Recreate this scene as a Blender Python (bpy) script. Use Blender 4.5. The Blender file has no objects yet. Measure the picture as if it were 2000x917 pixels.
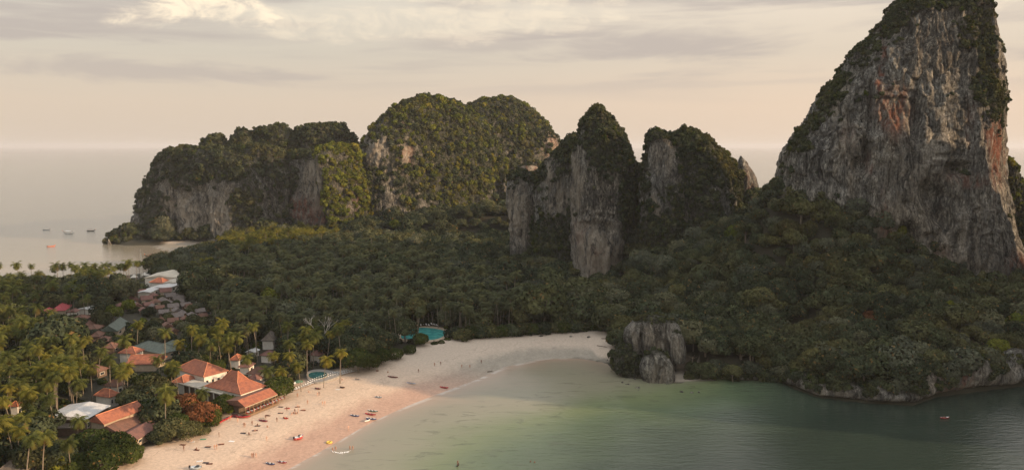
import bpy, bmesh, math, random
import numpy as np
from mathutils import Vector, Matrix, Euler

# ------------------------------------------------------------------ camera, sky, sun
S = bpy.context.scene
COL = S.collection
FPX, CAMZ = 1540.0, 100.0
PITCH = math.atan(173.5 / FPX)
cam_d = bpy.data.cameras.new("camera")
cam_d.sensor_width = 36.0
cam_d.lens = 36.0 * FPX / 2000.0
cam_d.clip_start, cam_d.clip_end = 1.0, 150000.0
cam = bpy.data.objects.new("camera", cam_d)
COL.objects.link(cam)
cam.location = (0, 0, CAMZ)
cam.rotation_euler = (math.pi / 2 - PITCH, 0, 0)
S.camera = cam
S.view_settings.view_transform = 'Standard'
S.view_settings.look = 'None'
S.view_settings.exposure = 0.28
S.view_settings.gamma = 1.0
S.cycles.use_denoising = True
S.cycles.use_adaptive_sampling = False
S.cycles.denoising_prefilter = 'ACCURATE'
S.cycles.volume_bounces = 0
S.cycles.max_bounces = 6
S.cycles.diffuse_bounces = 3
S.cycles.transparent_max_bounces = 6

SUN_EL, SUN_AZ = math.radians(16.0), math.radians(-14.0)   # azimuth from +X, towards the viewer
SDIR = Vector((math.cos(SUN_EL) * math.cos(SUN_AZ), math.cos(SUN_EL) * math.sin(SUN_AZ), math.sin(SUN_EL)))
sun_d = bpy.data.lights.new("sun", 'SUN')
sun_d.energy = 4.8
sun_d.angle = math.radians(0.6)
sun_d.color = (1.0, 0.70, 0.44)
sun = bpy.data.objects.new("sun", sun_d)
COL.objects.link(sun)
sun.location = SDIR * 900
sun.rotation_euler = SDIR.to_track_quat('Z', 'Y').to_euler()


class NT:
    """small helper around a node tree"""
    def __init__(s, tree):
        s.t = tree; s.n = tree.nodes; s.l = tree.links
        s.n.clear()
    def new(s, typ, **kw):
        nd = s.n.new(typ)
        for k, v in kw.items():
            if k.startswith('i_'):
                nd.inputs[k[2:].replace('_', ' ')].default_value = v
            else:
                setattr(nd, k, v)
        return nd
    def put(s, sock, v):
        if isinstance(v, bpy.types.NodeSocket):
            s.l.new(v, sock)
        elif v is not None:
            if hasattr(sock.default_value, '__len__') and not hasattr(v, '__len__'):
                v = [v] * len(sock.default_value)
            if hasattr(v, '__len__') and len(sock.default_value) == 4 and len(v) == 3:
                v = (*v, 1)
            sock.default_value = v
    def math(s, op, a, b=None, c=None, clamp=False):
        m = s.new('ShaderNodeMath', operation=op, use_clamp=clamp)
        for i, x in enumerate((a, b, c)):
            if x is not None: s.put(m.inputs[i], x)
        return m.outputs[0]
    def vmul(s, v, k):
        m = s.new('ShaderNodeVectorMath', operation='MULTIPLY')
        s.put(m.inputs[0], v); s.put(m.inputs[1], k)
        return m.outputs[0]
    def vadd(s, v, k):
        m = s.new('ShaderNodeVectorMath', operation='ADD')
        s.put(m.inputs[0], v); s.put(m.inputs[1], k)
        return m.outputs[0]
    def noise(s, vec, scale=1.0, detail=4, rough=0.55, dist=0.0, color=False):
        m = s.new('ShaderNodeTexNoise')
        s.put(m.inputs['Vector'], vec); m.inputs['Scale'].default_value = scale
        m.inputs['Detail'].default_value = detail; m.inputs['Roughness'].default_value = rough
        m.inputs['Distortion'].default_value = dist
        return m.outputs['Color' if color else 'Fac']
    def smooth(s, x, lo, hi, a=0.0, b=1.0):
        m = s.new('ShaderNodeMapRange', interpolation_type='SMOOTHSTEP')
        s.put(m.inputs[0], x); s.put(m.inputs[1], lo); s.put(m.inputs[2], hi)
        s.put(m.inputs[3], a); s.put(m.inputs[4], b)
        return m.outputs[0]
    def ramp(s, x, stops, interp='LINEAR'):
        m = s.new('ShaderNodeValToRGB')
        m.color_ramp.interpolation = interp
        e = m.color_ramp.elements
        while len(e) < len(stops): e.new(0.5)
        for el, (p, c) in zip(e, stops):
            el.position = p; el.color = (*c, 1) if len(c) == 3 else c
        s.put(m.inputs[0], x)
        return m.outputs[0]
    def mix(s, f, a, b, blend='MIX'):
        m = s.new('ShaderNodeMix', data_type='RGBA', blend_type=blend)
        s.put(m.inputs['Factor'], f); s.put(m.inputs[6], a); s.put(m.inputs[7], b)
        return m.outputs[2]
    def attr(s, name, typ='GEOMETRY'):
        m = s.new('ShaderNodeAttribute', attribute_name=name, attribute_type=typ)
        return m.outputs['Fac']
    def bump(s, h, strength=0.5, dist=1.0, normal=None):
        m = s.new('ShaderNodeBump'); m.inputs['Strength'].default_value = strength
        m.inputs['Distance'].default_value = dist
        s.put(m.inputs['Height'], h)
        if normal is not None: s.l.new(normal, m.inputs['Normal'])
        return m.outputs[0]


def build_world():
    w = bpy.data.worlds.new("World"); S.world = w; w.use_nodes = True
    T = NT(w.node_tree)
    out = T.new('ShaderNodeOutputWorld')
    sky = T.new('ShaderNodeTexSky', sky_type='NISHITA')
    sky.sun_disc = False
    sky.sun_elevation = SUN_EL
    sky.sun_rotation = math.pi / 2 - SUN_AZ          # clockwise from +Y
    sky.air_density = 1.6; sky.dust_density = 4.0; sky.ozone_density = 1.0
    b1 = T.new('ShaderNodeBackground'); b1.inputs[1].default_value = 0.07
    T.l.new(sky.outputs[0], b1.inputs[0])
    tc = T.new('ShaderNodeTexCoord').outputs['Generated']
    sep = T.new('ShaderNodeSeparateXYZ'); T.l.new(tc, sep.inputs[0])
    x, y, z = sep.outputs
    # high veil, banded and stretched along the horizon
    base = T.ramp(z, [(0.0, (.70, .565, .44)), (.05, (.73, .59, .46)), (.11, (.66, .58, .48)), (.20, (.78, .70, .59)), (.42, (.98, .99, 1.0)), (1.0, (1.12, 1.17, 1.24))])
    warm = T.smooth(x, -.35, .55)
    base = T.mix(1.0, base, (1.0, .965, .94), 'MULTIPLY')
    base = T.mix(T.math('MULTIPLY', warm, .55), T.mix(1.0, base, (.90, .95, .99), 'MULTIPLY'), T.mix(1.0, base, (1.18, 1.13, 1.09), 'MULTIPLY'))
    v1 = T.vmul(tc, (1.3, 1.3, 15.0))
    n1 = T.noise(T.vadd(v1, (3.1, .4, 7.3)), 1.7, 6, .52, .4)
    n2 = T.noise(T.vadd(T.vmul(tc, (2.6, 2.6, 13.0)), (1.7, 5.2, .3)), 2.4, 8, .6, .5)
    g = T.smooth(n1, .43, .60)
    g = T.math('MULTIPLY', g, T.smooth(z, .04, .11))
    # the long grey streak and the bright puffs, as clouds of their own
    def streak(az, el, ra, re, nz, warp=.9):
        ax = T.math('DIVIDE', x, T.math('MAXIMUM', y, .05))
        dx = T.math('DIVIDE', T.math('SUBTRACT', ax, az), ra)
        dz = T.math('DIVIDE', T.math('SUBTRACT', z, el), re)
        d = T.math('SQRT', T.math('ADD', T.math('MULTIPLY', dx, dx), T.math('MULTIPLY', dz, dz)))
        d = T.math('ADD', d, T.math('MULTIPLY', T.math('SUBTRACT', nz, .5), warp * 2.2))
        front = T.smooth(y, 0.0, .3)
        return T.math('MULTIPLY', T.smooth(d, 1.05, .35), front)
    s1 = streak(.17, .124, .20, .026, n2, .9)
    s2 = streak(-.02, .125, .17, .013, n2, 1.0)
    s3 = streak(-.60, .118, .20, .010, n2, 1.0)
    s4 = streak(-.45, .085, .28, .016, n2, 1.2)
    grey = T.math('MAXIMUM', T.math('MULTIPLY', g, .8), T.math('MAXIMUM', T.math('MULTIPLY', s1, .75), T.math('MAXIMUM', T.math('MULTIPLY', s2, .55), T.math('MAXIMUM', T.math('MULTIPLY', s3, .8), T.math('MULTIPLY', s4, .6)))))
    col = T.mix(grey, base, (.45, .39, .365))
    p1 = streak(-.40, .168, .10, .034, n2, 1.9)
    p5 = streak(-.08, .178, .30, .012, n2, 1.6)
    p2 = streak(-.55, .185, .18, .022, n2, 1.0)
    p3 = streak(-.12, .148, .30, .026, n2, 1.4)
    p4 = streak(.62, .150, .08, .018, n2, 1.2)
    n3 = T.noise(T.vadd(T.vmul(tc, (7, 7, 11.0)), (7, 2, .3)), 3.6, 9, .6, .45)
    puff = T.math('MAXIMUM', T.math('MAXIMUM', T.math('MAXIMUM', p1, T.math('MULTIPLY', p5, .45)), T.math('MULTIPLY', p2, .6)), T.math('MAXIMUM', T.math('MULTIPLY', p3, .4), T.math('MULTIPLY', p4, .5)))
    puff = T.math('MULTIPLY', puff, T.smooth(n3, .36, .60, .15, 1.0))
    col = T.mix(puff, col, (1.0, .84, .63))
    # overcast beyond the frame is brightened overhead to raise the ambient light
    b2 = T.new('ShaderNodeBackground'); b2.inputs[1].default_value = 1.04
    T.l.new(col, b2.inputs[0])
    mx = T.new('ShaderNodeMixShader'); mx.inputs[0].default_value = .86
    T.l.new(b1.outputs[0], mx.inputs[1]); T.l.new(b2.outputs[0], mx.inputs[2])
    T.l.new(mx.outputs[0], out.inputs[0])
build_world()

# ------------------------------------------------------------------ picture <-> place
CP, SP = math.cos(PITCH), math.sin(PITCH)
def ray(u, v):
    a = (u - 1000) / FPX; b = (458.5 - v) / FPX
    return np.array([a, CP + b * SP, -SP + b * CP])
def G(u, v, z=0.0):
    d = ray(u, v); t = (z - CAMZ) / d[2]
    return np.array([d[0] * t, d[1] * t, z])
def at(u, v, Y):
    d = ray(u, v); t = Y / d[1]
    return np.array([d[0] * t, Y, CAMZ + d[2] * t])
def px(x, y, z):
    zz = z - CAMZ
    f = y * CP - zz * SP
    up = y * SP + zz * CP
    f = np.maximum(f, 1e-3)
    return 1000 + FPX * x / f, 458.5 - FPX * up / f

# ------------------------------------------------------------------ noise in numpy
def _h(ix, iy, iz, seed):
    n = (ix * 374761393 + iy * 668265263 + iz * 2147483647 + seed * 974711) & 0xffffffff
    n = ((n ^ (n >> 13)) * 1274126177) & 0xffffffff
    n = (n ^ (n >> 16)) & 0xffffffff
    return n.astype(np.float64) / 4294967295.0
def vnoise(x, y, z, seed=0):
    x = np.asarray(x, float); y = np.asarray(y, float); z = np.asarray(z, float)
    x, y, z = np.broadcast_arrays(x, y, z)
    fx, fy, fz = np.floor(x), np.floor(y), np.floor(z)
    ix, iy, iz = fx.astype(np.int64), fy.astype(np.int64), fz.astype(np.int64)
    tx, ty, tz = x - fx, y - fy, z - fz
    tx = tx * tx * (3 - 2 * tx); ty = ty * ty * (3 - 2 * ty); tz = tz * tz * (3 - 2 * tz)
    r = 0
    for dx in (0, 1):
        wx = tx if dx else 1 - tx
        for dy in (0, 1):
            wy = ty if dy else 1 - ty
            for dz in (0, 1):
                wz = tz if dz else 1 - tz
                r = r + wx * wy * wz * _h(ix + dx, iy + dy, iz + dz, seed)
    return r * 2 - 1
def fbm(x, y, z, o=4, seed=0, gain=.5):
    r = 0; a = 1; s = 0
    for i in range(o):
        r = r + a * vnoise(x * 2 ** i, y * 2 ** i, z * 2 ** i, seed + i * 17); s += a; a *= gain
    return r / s
def cells(x, y, z, seed=0):
    x, y, z = np.broadcast_arrays(np.asarray(x, float), y, z)
    ix, iy, iz = [np.floor(q).astype(np.int64) for q in (x, y, z)]
    f1 = np.full(x.shape, 9.); f2 = f1.copy(); val = np.zeros(x.shape)
    for dx in (-1, 0, 1):
        for dy in (-1, 0, 1):
            for dz in (-1, 0, 1):
                a, b, c = ix + dx, iy + dy, iz + dz
                d = np.sqrt((a + _h(a, b, c, seed) - x) ** 2 + (b + _h(a, b, c, seed + 1) - y) ** 2 + (c + _h(a, b, c, seed + 2) - z) ** 2)
                m = d < f1
                f2 = np.where(m, f1, np.minimum(f2, d)); val = np.where(m, _h(a, b, c, seed + 5), val); f1 = np.where(m, d, f1)
    return val, f2 - f1
def sstep(x, a, b):
    t = np.clip((x - a) / (b - a), 0, 1); return t * t * (3 - 2 * t)
def seg_dist(P, poly, closed=True):
    poly = np.asarray(poly)[:, :2]
    best = np.full(len(P), 1e18)
    n = len(poly)
    for i in range(n if closed else n - 1):
        a = poly[i]; b = poly[(i + 1) % n]; ab = b - a
        t = np.clip(((P - a) @ ab) / max(ab @ ab, 1e-9), 0, 1)
        d = P - a - t[:, None] * ab
        best = np.minimum(best, (d * d).sum(1))
    return np.sqrt(best)
def inside(P, poly):
    poly = np.asarray(poly)[:, :2]
    c = np.zeros(len(P), bool); n = len(poly)
    for i in range(n):
        x1, y1 = poly[i]; x2, y2 = poly[(i + 1) % n]
        if y1 == y2: continue
        m = ((y1 > P[:, 1]) != (y2 > P[:, 1])) & (P[:, 0] < (x2 - x1) * (P[:, 1] - y1) / (y2 - y1) + x1)
        c ^= m
    return c
def sdf(P, poly):
    d = seg_dist(P, poly); return np.where(inside(P, poly), d, -d)

ORD_ = 'first second third fourth fifth sixth seventh eighth ninth tenth eleventh twelfth thirteenth fourteenth fifteenth sixteenth seventeenth eighteenth nineteenth twentieth twenty-first twenty-second twenty-third twenty-fourth twenty-fifth twenty-sixth'.split()
# ------------------------------------------------------------------ object helpers
def tag(o, label=None, cat=None, group=None, kind=None):
    if label: o['label'] = label
    if cat: o['category'] = cat
    if group: o['group'] = group
    if kind: o['kind'] = kind
    return o
def empty(name, loc=(0, 0, 0), rz=0.0):
    o = bpy.data.objects.new(name, None); COL.objects.link(o)
    o.location = tuple(float(c) for c in loc); o.rotation_euler = (0, 0, rz)
    o.empty_display_size = .5
    return o
def np_mesh(name, V, F, mats=(), smooth=False, attrs=None, mi=None):
    """V (n,3); F (m,k) equal-sized faces or a list of such arrays"""
    me = bpy.data.meshes.new(name)
    V = np.ascontiguousarray(V, np.float32)
    Fs = F if isinstance(F, list) else [F]
    me.vertices.add(len(V)); me.vertices.foreach_set('co', V.ravel())
    loops = np.concatenate([np.asarray(f, np.int32).ravel() for f in Fs])
    cnt = np.concatenate([np.full(len(f), np.asarray(f).shape[1], np.int32) for f in Fs])
    st = np.concatenate([[0], np.cumsum(cnt)[:-1]]).astype(np.int32)
    me.loops.add(len(loops)); me.loops.foreach_set('vertex_index', loops)
    me.polygons.add(len(cnt)); me.polygons.foreach_set('loop_start', st)
    for m in mats: me.materials.append(m)
    if mi is not None: me.polygons.foreach_set('material_index', np.asarray(mi, np.int32))
    if smooth: me.polygons.foreach_set('use_smooth', np.ones(len(cnt), bool))
    for k, a in (attrs or {}).items():
        at_ = me.attributes.new(k, 'FLOAT', 'POINT'); at_.data.foreach_set('value', np.asarray(a, np.float32))
    me.update(calc_edges=True); me.validate()
    return me
def link(name, me, parent=None, loc=None, rz=None):
    o = bpy.data.objects.new(name, me); COL.objects.link(o)
    if parent is not None: o.parent = parent
    if loc is not None: o.location = tuple(float(c) for c in loc)
    if rz is not None: o.rotation_euler = (0, 0, rz)
    return o

class MB:
    """collects simple solids into one mesh"""
    def __init__(s): s.v = []; s.f = []; s.m = []
    def add(s, V, F, m=0):
        o = len(s.v); s.v += [tuple(map(float, p)) for p in V]
        s.f += [tuple(i + o for i in f) for f in F]; s.m += [m] * len(F)
        return s
    def box(s, c, d, rz=0, m=0, taper=1.0):
        x, y, z = d[0] / 2, d[1] / 2, d[2] / 2; cs, sn = math.cos(rz), math.sin(rz)
        V = []
        for sz in (-1, 1):
            k = taper if sz > 0 else 1
            for sx, sy in ((-1, -1), (1, -1), (1, 1), (-1, 1)):
                X, Y = sx * x * k, sy * y * k
                V.append((c[0] + X * cs - Y * sn, c[1] + X * sn + Y * cs, c[2] + sz * z))
        return s.add(V, [(3, 2, 1, 0), (4, 5, 6, 7), (0, 1, 5, 4), (1, 2, 6, 5), (2, 3, 7, 6), (3, 0, 4, 7)], m)
    def tube(s, pts, rad, n=6, m=0, cap=True):
        pts = [Vector(p) for p in pts]; rings = []
        if not hasattr(rad, '__len__'): rad = [rad] * len(pts)
        V = []; F = []
        for i, p in enumerate(pts):
            d = (pts[min(i + 1, len(pts) - 1)] - pts[max(i - 1, 0)]).normalized()
            a = d.orthogonal().normalized() if i == 0 else (a - d * a.dot(d)).normalized()
            b = d.cross(a)
            for k in range(n):
                t = 2 * math.pi * k / n
                V.append(p + (a * math.cos(t) + b * math.sin(t)) * rad[i])
        for i in range(len(pts) - 1):
            for k in range(n):
                F.append((i * n + k, i * n + (k + 1) % n, (i + 1) * n + (k + 1) % n, (i + 1) * n + k))
        if cap:
            F.append(tuple(range(n))[::-1]); F.append(tuple((len(pts) - 1) * n + k for k in range(n)))
        return s.add(V, F, m)
    def mesh(s, name, mats, smooth=False):
        me = bpy.data.meshes.new(name); me.from_pydata(s.v, [], s.f)
        for m in (mats if isinstance(mats, (list, tuple)) else [mats]): me.materials.append(m)
        me.polygons.foreach_set('material_index', np.asarray(s.m, np.int32))
        if smooth: me.polygons.foreach_set('use_smooth', np.ones(len(s.f), bool))
        me.update(); return me
    def build(s, name, mats, parent=None, loc=None, rz=None, smooth=False):
        return link(name, s.mesh(name, mats, smooth), parent, loc, rz)

def copy_tree(o, parent=None):
    c = o.copy(); COL.objects.link(c)
    if parent is not None: c.parent = parent
    for ch in list(o.children): copy_tree(ch, c)
    return c

# ------------------------------------------------------------------ materials
def mat_new(name):
    m = bpy.data.materials.new(name); m.use_nodes = True
    T = NT(m.node_tree); out = T.new('ShaderNodeOutputMaterial')
    return m, T, out
def principled(T, out, col, rough=.8, normal=None, spec=.3, metallic=0.0):
    p = T.new('ShaderNodeBsdfPrincipled')
    T.put(p.inputs['Base Color'], col); T.put(p.inputs['Roughness'], rough)
    p.inputs['Specular IOR Level'].default_value = spec
    p.inputs['Metallic'].default_value = metallic
    if normal is not None: T.l.new(normal, p.inputs['Normal'])
    T.l.new(p.outputs[0], out.inputs[0]); return p
def simple(name, col, rough=.7, spec=.3, var=.18, scale=1.5, metallic=0.0, bump=0.0):
    m, T, out = mat_new(name)
    pos = T.new('ShaderNodeTexCoord').outputs['Object']
    n = T.noise(pos, scale, 5, .6)
    c = T.mix(1.0, col, T.ramp(n, [(.25, (1 - var,) * 3), (.75, (1 + var,) * 3)]), 'MULTIPLY')
    principled(T, out, c, rough, T.bump(n, bump, .1) if bump else None, spec, metallic)
    return m
def leaf_mat(name, dark, light, warm=(.20, .15, .04), trans=.25, wamt=.25):
    m, T, out = mat_new(name)
    tone = T.attr('tone')
    rnd = T.new('ShaderNodeObjectInfo').outputs['Random']
    pos = T.new('ShaderNodeNewGeometry').outputs['Position']
    c = T.mix(tone, dark, light)
    c = T.mix(1.0, c, T.ramp(rnd, [(0, (.62, .64, .66)), (.5, (1, 1, 1)), (1, (1.38, 1.25, 1.05))]), 'MULTIPLY')
    n = T.noise(pos, .03, 3, .5)
    c = T.mix(T.smooth(n, .5, .75, 0, wamt), c, warm)
    age = T.attr('age')
    c = T.mix(age, c, (.19, .115, .045))
    d = T.new('ShaderNodeBsdfDiffuse'); T.put(d.inputs[0], c)
    t = T.new('ShaderNodeBsdfTranslucent'); T.put(t.inputs[0], T.mix(1.0, c, (1.1, 1.2, .6), 'MULTIPLY'))
    mx = T.new('ShaderNodeMixShader'); mx.inputs[0].default_value = trans
    T.l.new(d.outputs[0], mx.inputs[1]); T.l.new(t.outputs[0], mx.inputs[2])
    T.l.new(mx.outputs[0], out.inputs[0]); return m
M = {}
M['leaf'] = leaf_mat('leaf_jungle', (.016, .024, .013), (.088, .106, .060), trans=.12)
M['leaf2'] = leaf_mat('leaf_olive', (.024, .031, .015), (.112, .120, .062), trans=.15)
M['leaf_grey'] = leaf_mat('leaf_greyish', (.030, .038, .026), (.125, .135, .09), wamt=.1, trans=.12)
M['leaf_lime'] = leaf_mat('leaf_lime', (.05, .07, .012), (.16, .18, .035), wamt=.1)
M['leaf_beach'] = leaf_mat('leaf_glossy', (.022, .036, .012), (.078, .10, .028), wamt=.1)
M['leaf_rust'] = leaf_mat('leaf_rust', (.10, .04, .02), (.26, .115, .055), wamt=0)
M['palm'] = leaf_mat('palm_leaf', (.026, .040, .013), (.15, .165, .048), trans=.3, wamt=.12)
M['palm_shaded'] = leaf_mat('palm_leaf_shaded', (.026, .036, .020), (.14, .15, .082), trans=.25, wamt=.05)  # palms in cliff shade, that shade put into the leaf colour
M['palm_sunlit'] = leaf_mat('palm_leaf_sunlit', (.055, .070, .014), (.21, .195, .045), trans=.35, wamt=.12)  # palms in low sun, its gold put into the leaf colour
M['bark'] = simple('bark', (.20, .165, .125), .9, .1, .3, 2)
M['bark_pale'] = simple('bark_pale', (.42, .38, .32), .9, .1, .2, 2)
M['bark_dark'] = simple('bark_dark', (.09, .07, .05), .9, .1, .3, 2)

def rock_mat(name, tint=(1, 1, 1), k=1.0):
    m, T, out = mat_new(name)
    pos = T.new('ShaderNodeNewGeometry').outputs['Position']
    warp = T.vmul(T.vadd(T.noise(pos, .05, 3, .5, color=True), (-.5, -.5, -.5)), (14, 14, 6))
    p2 = T.vadd(pos, warp)
    a = T.noise(T.vmul(p2, (.22, .22, .035)), 1.0, 7, .62)
    b = T.noise(T.vmul(p2, (.7, .7, .10)), 1.0, 6, .65)
    c = T.noise(T.vmul(pos, (.05, .05, .03)), 1.0, 4, .6)
    fine = T.noise(T.vmul(pos, (1, 1, .55)), .85, 9, .80)
    crk = T.new('ShaderNodeTexVoronoi', feature='DISTANCE_TO_EDGE'); T.put(crk.inputs['Vector'], T.vmul(T.vadd(p2, T.vmul(T.noise(pos, .4, 4, .6, color=True), (3, 3, 3))), (.17, .17, .06))); crack = T.smooth(crk.outputs['Distance'], .0, .05)
    f = T.math('ADD', T.math('MULTIPLY', a, .55), T.math('MULTIPLY', b, .45))
    col = T.ramp(f, [(.32, (.034, .034, .032)), (.42, (.11, .108, .098)), (.50, (.20, .195, .175)), (.58, (.31, .30, .265)), (.68, (.50, .48, .42))])
    col = T.mix(T.smooth(c, .42, .62, 0, .75), col, T.mix(1.0, col, (1.12, 1.03, .92), 'MULTIPLY'))
    col = T.mix(1.0, col, T.ramp(fine, [(.36, (.28,) * 3), (.46, (.8,) * 3), (.64, (1.75,) * 3)]), 'MULTIPLY')
    col = T.mix(1.0, col, T.ramp(crack, [(0, (.28,) * 3), (1, (1,) * 3)]), 'MULTIPLY')
    drip = T.noise(T.vmul(pos, (1.1, 1.1, .045)), 1.0, 5, .6)
    col = T.mix(1.0, col, T.ramp(drip, [(.37, (.28,) * 3), (.45, (1,) * 3), (.58, (1,) * 3), (.68, (1.7,) * 3)]), 'MULTIPLY')
    # iron stains and bare, freshly broken limestone
    rednoise = T.noise(T.vmul(p2, (.30, .30, .07)), 1.0, 6, .65)
    red = T.math('MULTIPLY', T.attr('red'), T.smooth(rednoise, .38, .58))
    col = T.mix(T.math('MULTIPLY', red, .85), col, T.mix(fine, (.12, .035, .02), (.36, .125, .07)))
    pale = T.math('MULTIPLY', T.attr('pale'), T.smooth(a, .36, .56))
    col = T.mix(T.math('MULTIPLY', pale, .75), col, T.mix(b, (.28, .235, .18), (.74, .64, .50)))
    dark = T.math('MULTIPLY', T.attr('dark'), T.smooth(b, .62, .42))  # dark patches; over dents and undercuts, recess shade is put into colour
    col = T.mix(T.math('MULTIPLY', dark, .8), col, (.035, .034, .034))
    moss = T.math('MULTIPLY', T.attr('moss'), T.smooth(fine, .38, .55))
    col = T.mix(moss, col, T.mix(b, (.022, .027, .015), (.05, .055, .028)))
    col = T.mix(1.0, col, tuple(t * k for t in tint), 'MULTIPLY')
    h = T.math('ADD', T.math('MULTIPLY', b, 1.2), T.math('ADD', T.math('MULTIPLY', fine, 1.6), T.math('MULTIPLY', crack, .5)))
    principled(T, out, col, .92, T.bump(h, 1.0, 1.5), .12)
    return m
M['rock'] = rock_mat('limestone')
M['rock_near'] = rock_mat('limestone_tower', (1.0, .99, .98), 1.12)

def ground_mat():
    m, T, out = mat_new('ground')
    pos = T.new('ShaderNodeNewGeometry').outputs['Position']
    sep = T.new('ShaderNodeSeparateXYZ'); T.l.new(pos, sep.inputs[0])
    sand = T.attr('sand'); 
    n = T.noise(pos, .06, 5, .6); n2 = T.noise(pos, .9, 6, .7); n3 = T.noise(T.vmul(pos, (.25, .09, 1)), 1, 5, .6)
    hz = T.math('ADD', sep.outputs[2], T.math('MULTIPLY', T.math('SUBTRACT', n3, .5), .9))
    wet = T.smooth(hz, 1.75, .75)
    dry = T.mix(n, (.56, .425, .31), (.66, .505, .375))
    wc = T.mix(n3, (.42, .265, .19), (.53, .355, .26))
    shaded = T.attr('flat')  # grey of the wet flat and of the cliff shadow, put into colour
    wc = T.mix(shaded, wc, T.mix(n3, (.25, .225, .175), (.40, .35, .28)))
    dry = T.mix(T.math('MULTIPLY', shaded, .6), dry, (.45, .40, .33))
    s = T.mix(wet, dry, wc)
    s = T.mix(1.0, s, T.ramp(n2, [(.3, (.78,) * 3), (.7, (1.14,) * 3)]), 'MULTIPLY')
    tl = T.math('ABSOLUTE', T.math('SUBTRACT', T.math('FRACT', T.math('MULTIPLY', hz, 2.3)), .5))
    s = T.mix(T.math('MULTIPLY', T.smooth(tl, .06, .0), T.smooth(n, .40, .6, 0, .38)), s, (.22, .16, .12))
    # wrack and debris lines
    wr = T.noise(T.vmul(pos, (.5, .5, 1)), 1, 8, .75)
    s = T.mix(T.math('MULTIPLY', T.smooth(wr, .62, .72, 0, .35), 1.0), s, (.16, .12, .09))
    soil = T.mix(n2, (.020, .022, .013), (.06, .052, .034))
    c = T.mix(sand, soil, s)
    rough = T.math('SUBTRACT', .95, T.math('MULTIPLY', T.math('MULTIPLY', wet, sand), .3))
    principled(T, out, c, rough, T.bump(T.math('ADD', n2, T.math('MULTIPLY', n3, 2.0)), .35, .25), .3)
    return m
M['ground'] = ground_mat()

def sea_mat():
    m, T, out = mat_new('sea_water')
    pos = T.new('ShaderNodeNewGeometry').outputs['Position']
    d = T.attr('depth'); bay = T.attr('bay')
    n = T.noise(T.vmul(pos, (.02, .05, 1)), 1, 5, .6, .6)
    n2 = T.noise(T.vmul(pos, (.09, .22, 1)), 1, 6, .65, .8)
    dd = T.math('ADD', d, T.math('MULTIPLY', T.math('SUBTRACT', n, .5), T.math('MULTIPLY', .22, T.smooth(d, 0.0, .12))))
    c = T.ramp(dd, [(0.0, (.38, .28, .205)), (.035, (.30, .255, .185)), (.08, (.26, .24, .17)), (.20, (.245, .24, .16)), (.36, (.165, .20, .10)), (.52, (.10, .14, .078)), (.72, (.052, .076, .05)), (1.0, (.026, .040, .030))])
    c = T.mix(T.math('MULTIPLY', T.smooth(d, .012, .003), T.smooth(n2, .40, .56, 0, .55)), c, (.62, .58, .52))
    # sea-grass and stone patches seen through the shallows
    grass = T.math('MULTIPLY', T.smooth(n2, .54, .68), T.smooth(d, .02, .16))
    grass = T.math('MULTIPLY', grass, T.smooth(d, .9, .4))
    c = T.mix(T.math('MULTIPLY', grass, .5), c, (.065, .075, .045))
    far = T.ramp(T.attr('fdepth'), [(0.0, (.36, .29, .21)), (.3, (.26, .235, .175)), (1.0, (.17, .175, .15))])
    c = T.mix(bay, far, c)
    wv1 = T.noise(T.vmul(pos, (.18, .62, 1)), 1, 4, .6, .3)
    wv2 = T.noise(T.vmul(pos, (1.3, 2.1, 1)), 1, 5, .6)
    wv0 = T.noise(T.vmul(pos, (.02, .06, 1)), 1, 4, .6)
    wstr = T.smooth(d, .05, .5, .25, 1.0)
    h = T.math('ADD', T.math('MULTIPLY', T.math('MULTIPLY', wv1, wstr), 1.0), T.math('MULTIPLY', wv2, .22))
    h = T.math('ADD', h, T.math('MULTIPLY', wv0, .8))
    p = principled(T, out, c, .13, T.bump(h, .36, .5), .5)
    p.inputs['IOR'].default_value = 1.34
    return m
M['sea'] = sea_mat()

# ------------------------------------------------------------------ land, sand and sea
def GP(*uv): return [tuple(G(u, v)[:2]) for u, v in uv]
bay_shore = GP((560, 917), (640, 873), (700, 838), (740, 817), (800, 790), (870, 763), (930, 741), (985, 716), (1060, 700), (1130, 699), (1188, 708))
rock_shore = GP((1196, 722), (1240, 738), (1310, 744), (1330, 738), (1385, 738), (1450, 741), (1530, 744), (1548, 757), (1600, 775), (1700, 786), (1785, 790), (1828, 774), (1900, 765), (2000, 752))
right_shore = [(232, 300), (262, 262), (300, 236), (360, 226), (460, 236), (560, 300), (600, 420), (540, 640), (380, 740), (200, 760), (120, 900), (90, 1040), (-60, 1090), (-260, 1030), (-390, 960), (-425, 880)]
head_shore = GP((225, 476), (245, 479), (330, 478), (440, 478))
far_shore = GP((436, 486), (430, 493), (385, 503), (330, 521), (262, 535), (160, 543), (80, 548), (0, 549), (-200, 556), (-500, 590))
near_left = [(-420, 120), (-200, 60), (-120, 90), (-110, 170)]
LAND = bay_shore + rock_shore + right_shore + head_shore + far_shore + near_left
BEACH_LINE = [(-110, 170)] + bay_shore
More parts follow.
